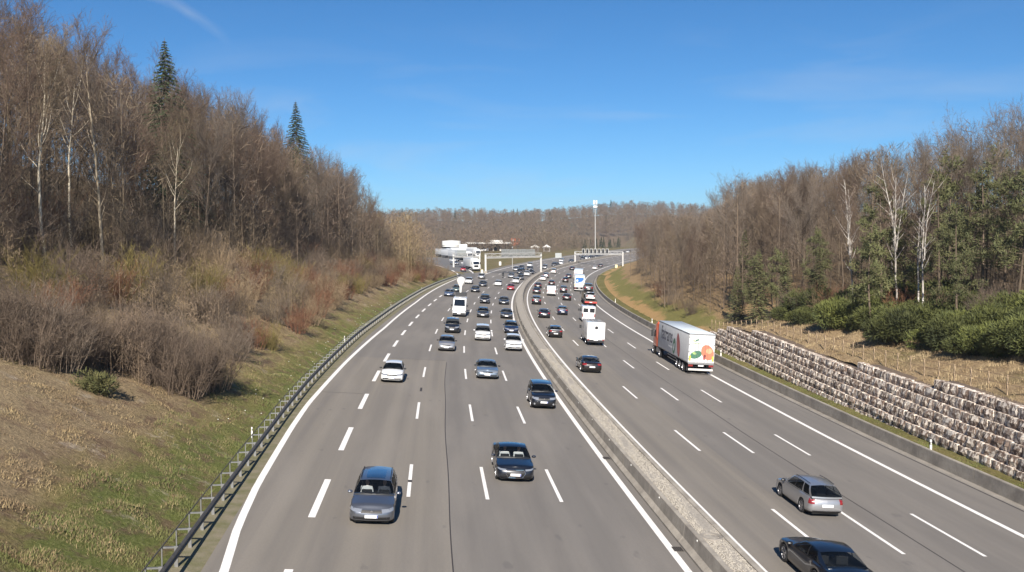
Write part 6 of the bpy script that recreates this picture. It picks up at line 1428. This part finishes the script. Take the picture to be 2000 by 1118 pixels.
in_car('black executive saloon with a big framed grille, second nearest oncoming car', "driver in a pale top at the wheel of the black executive saloon", "passenger in a white top in the black executive saloon", (SHIRT_W, SHIRT_W))
# motorcycle and rider
M = frame(275.6, -6.1, -1, 0); root = empty("motorcycle", M); tag(root, "dark motorcycle ridden between the lanes below the sign gantry", "motorcycle")
for x in (.72, -.72):
    mb = MB(); mb.lathe([(.20, -.05), (.30, -.06), (.31, 0), (.30, .06), (.20, .05)], TYRE, 16, 'y', Matrix.Translation((x, 0, .31))); w = mb.build("wheel", root, True); mb = MB(); mb.lathe([(0, -.03), (.2, -.02), (.2, .02), (0, .03)], RIM, 12, 'y', Matrix.Translation((x, 0, .31))); mb.build("rim", w, True)
mb = MB(); extrude_profile(mb, [(.55, .95), (.80, 1.05), (.70, .70), (.30, .40), (-.30, .40), (-.35, .72), (-.95, .92), (-.90, .98), (-.25, .84), (.1, 1.02)], -.17, .17, mat("bike_dark", (.02, .02, .025), .3, .3, 1.0), .05); mb.build("body", root, True)
mb = MB()
for y in (-.12, .12): mb.tube((.52, y, 1.0), (.72, y, .31), .03, .03, STEEL, 6)
mb.tube((.5, -.38, 1.05), (.5, .38, 1.05), .02, .02, BLACK_PL, 6); mb.build("fork", root); mb = MB(); mb.lathe([(0, .04), (.1, .03), (.11, 0)], LAMP, 12, 'x', Matrix.Translation((.74, 0, .92))); mb.build("headlight", root)
mb = MB(); mb.grid([[(.78, -.16, 1.05), (.82, 0, 1.05), (.78, .16, 1.05)], [(.55, -.13, 1.38), (.58, 0, 1.40), (.55, .13, 1.38)]], GLASS); mb.build("windshield", root)
P_ = [(-.28, 0, .88), (-.18, 0, 1.1), (-.05, 0, 1.34), (0, 0, 1.44), (-.02, .2, 1.36), (-.02, -.2, 1.36), (.2, .3, 1.18), (.2, -.3, 1.18), (.48, .33, 1.08), (.48, -.33, 1.08), (.12, .2, .86), (.12, -.2, .86), (-.12, .2, .45), (-.12, -.2, .45), (.04, .2, .38), (.04, -.2, .38)]
E_ = [(0, 1), (1, 2), (2, 3), (2, 4), (2, 5), (4, 6), (5, 7), (6, 8), (7, 9), (0, 10), (0, 11), (10, 12), (11, 13), (12, 14), (13, 15)]; Rr = [(.16, .14), (.15, .13), (.18, .13), .07, .085, .085, .06, .06, .045, .045, .095, .095, .06, .06, .05, .05]
o = link("person", figure("person", P_, E_, Rr, LEATHER, 1)); o.matrix_world = M; tag(o, "motorcyclist in black riding gear leaning towards the handlebars", "person")
mb = MB(); mb.lathe([(0, 0), (.10, .01), (.135, .10), (.14, .18), (.10, .26), (0, .29)], BLACK_PL, 14, 'z', Matrix.Translation((.03, 0, 1.45))); hm = mb.build("helmet", o, True); boxpart("visor", o, DGLASS, (.13, .178, -.09, .09, 1.55, 1.64))
# ------------------------------------------------------------------ haze
mb = MB(); mb.box(-4100, 4100, -1300, 6600, -40, 190, None) if False else None
hz, hn, hl, hb = newmat("haze_air"); hn.remove(hb); vol = hn.new('ShaderNodeVolumePrincipled'); vol.inputs['Color'].default_value = (.80, .88, 1.0, 1); vol.inputs['Density'].default_value = .00016; vol.inputs['Anisotropy'].default_value = .2
hl.new(vol.outputs[0], hn['Material Output'].inputs['Volume'])
mb = MB(); mb.box(-4200, 4200, -1400, 6700, -30, 130, hz); o = mb.build("haze"); o['kind'] = 'stuff'
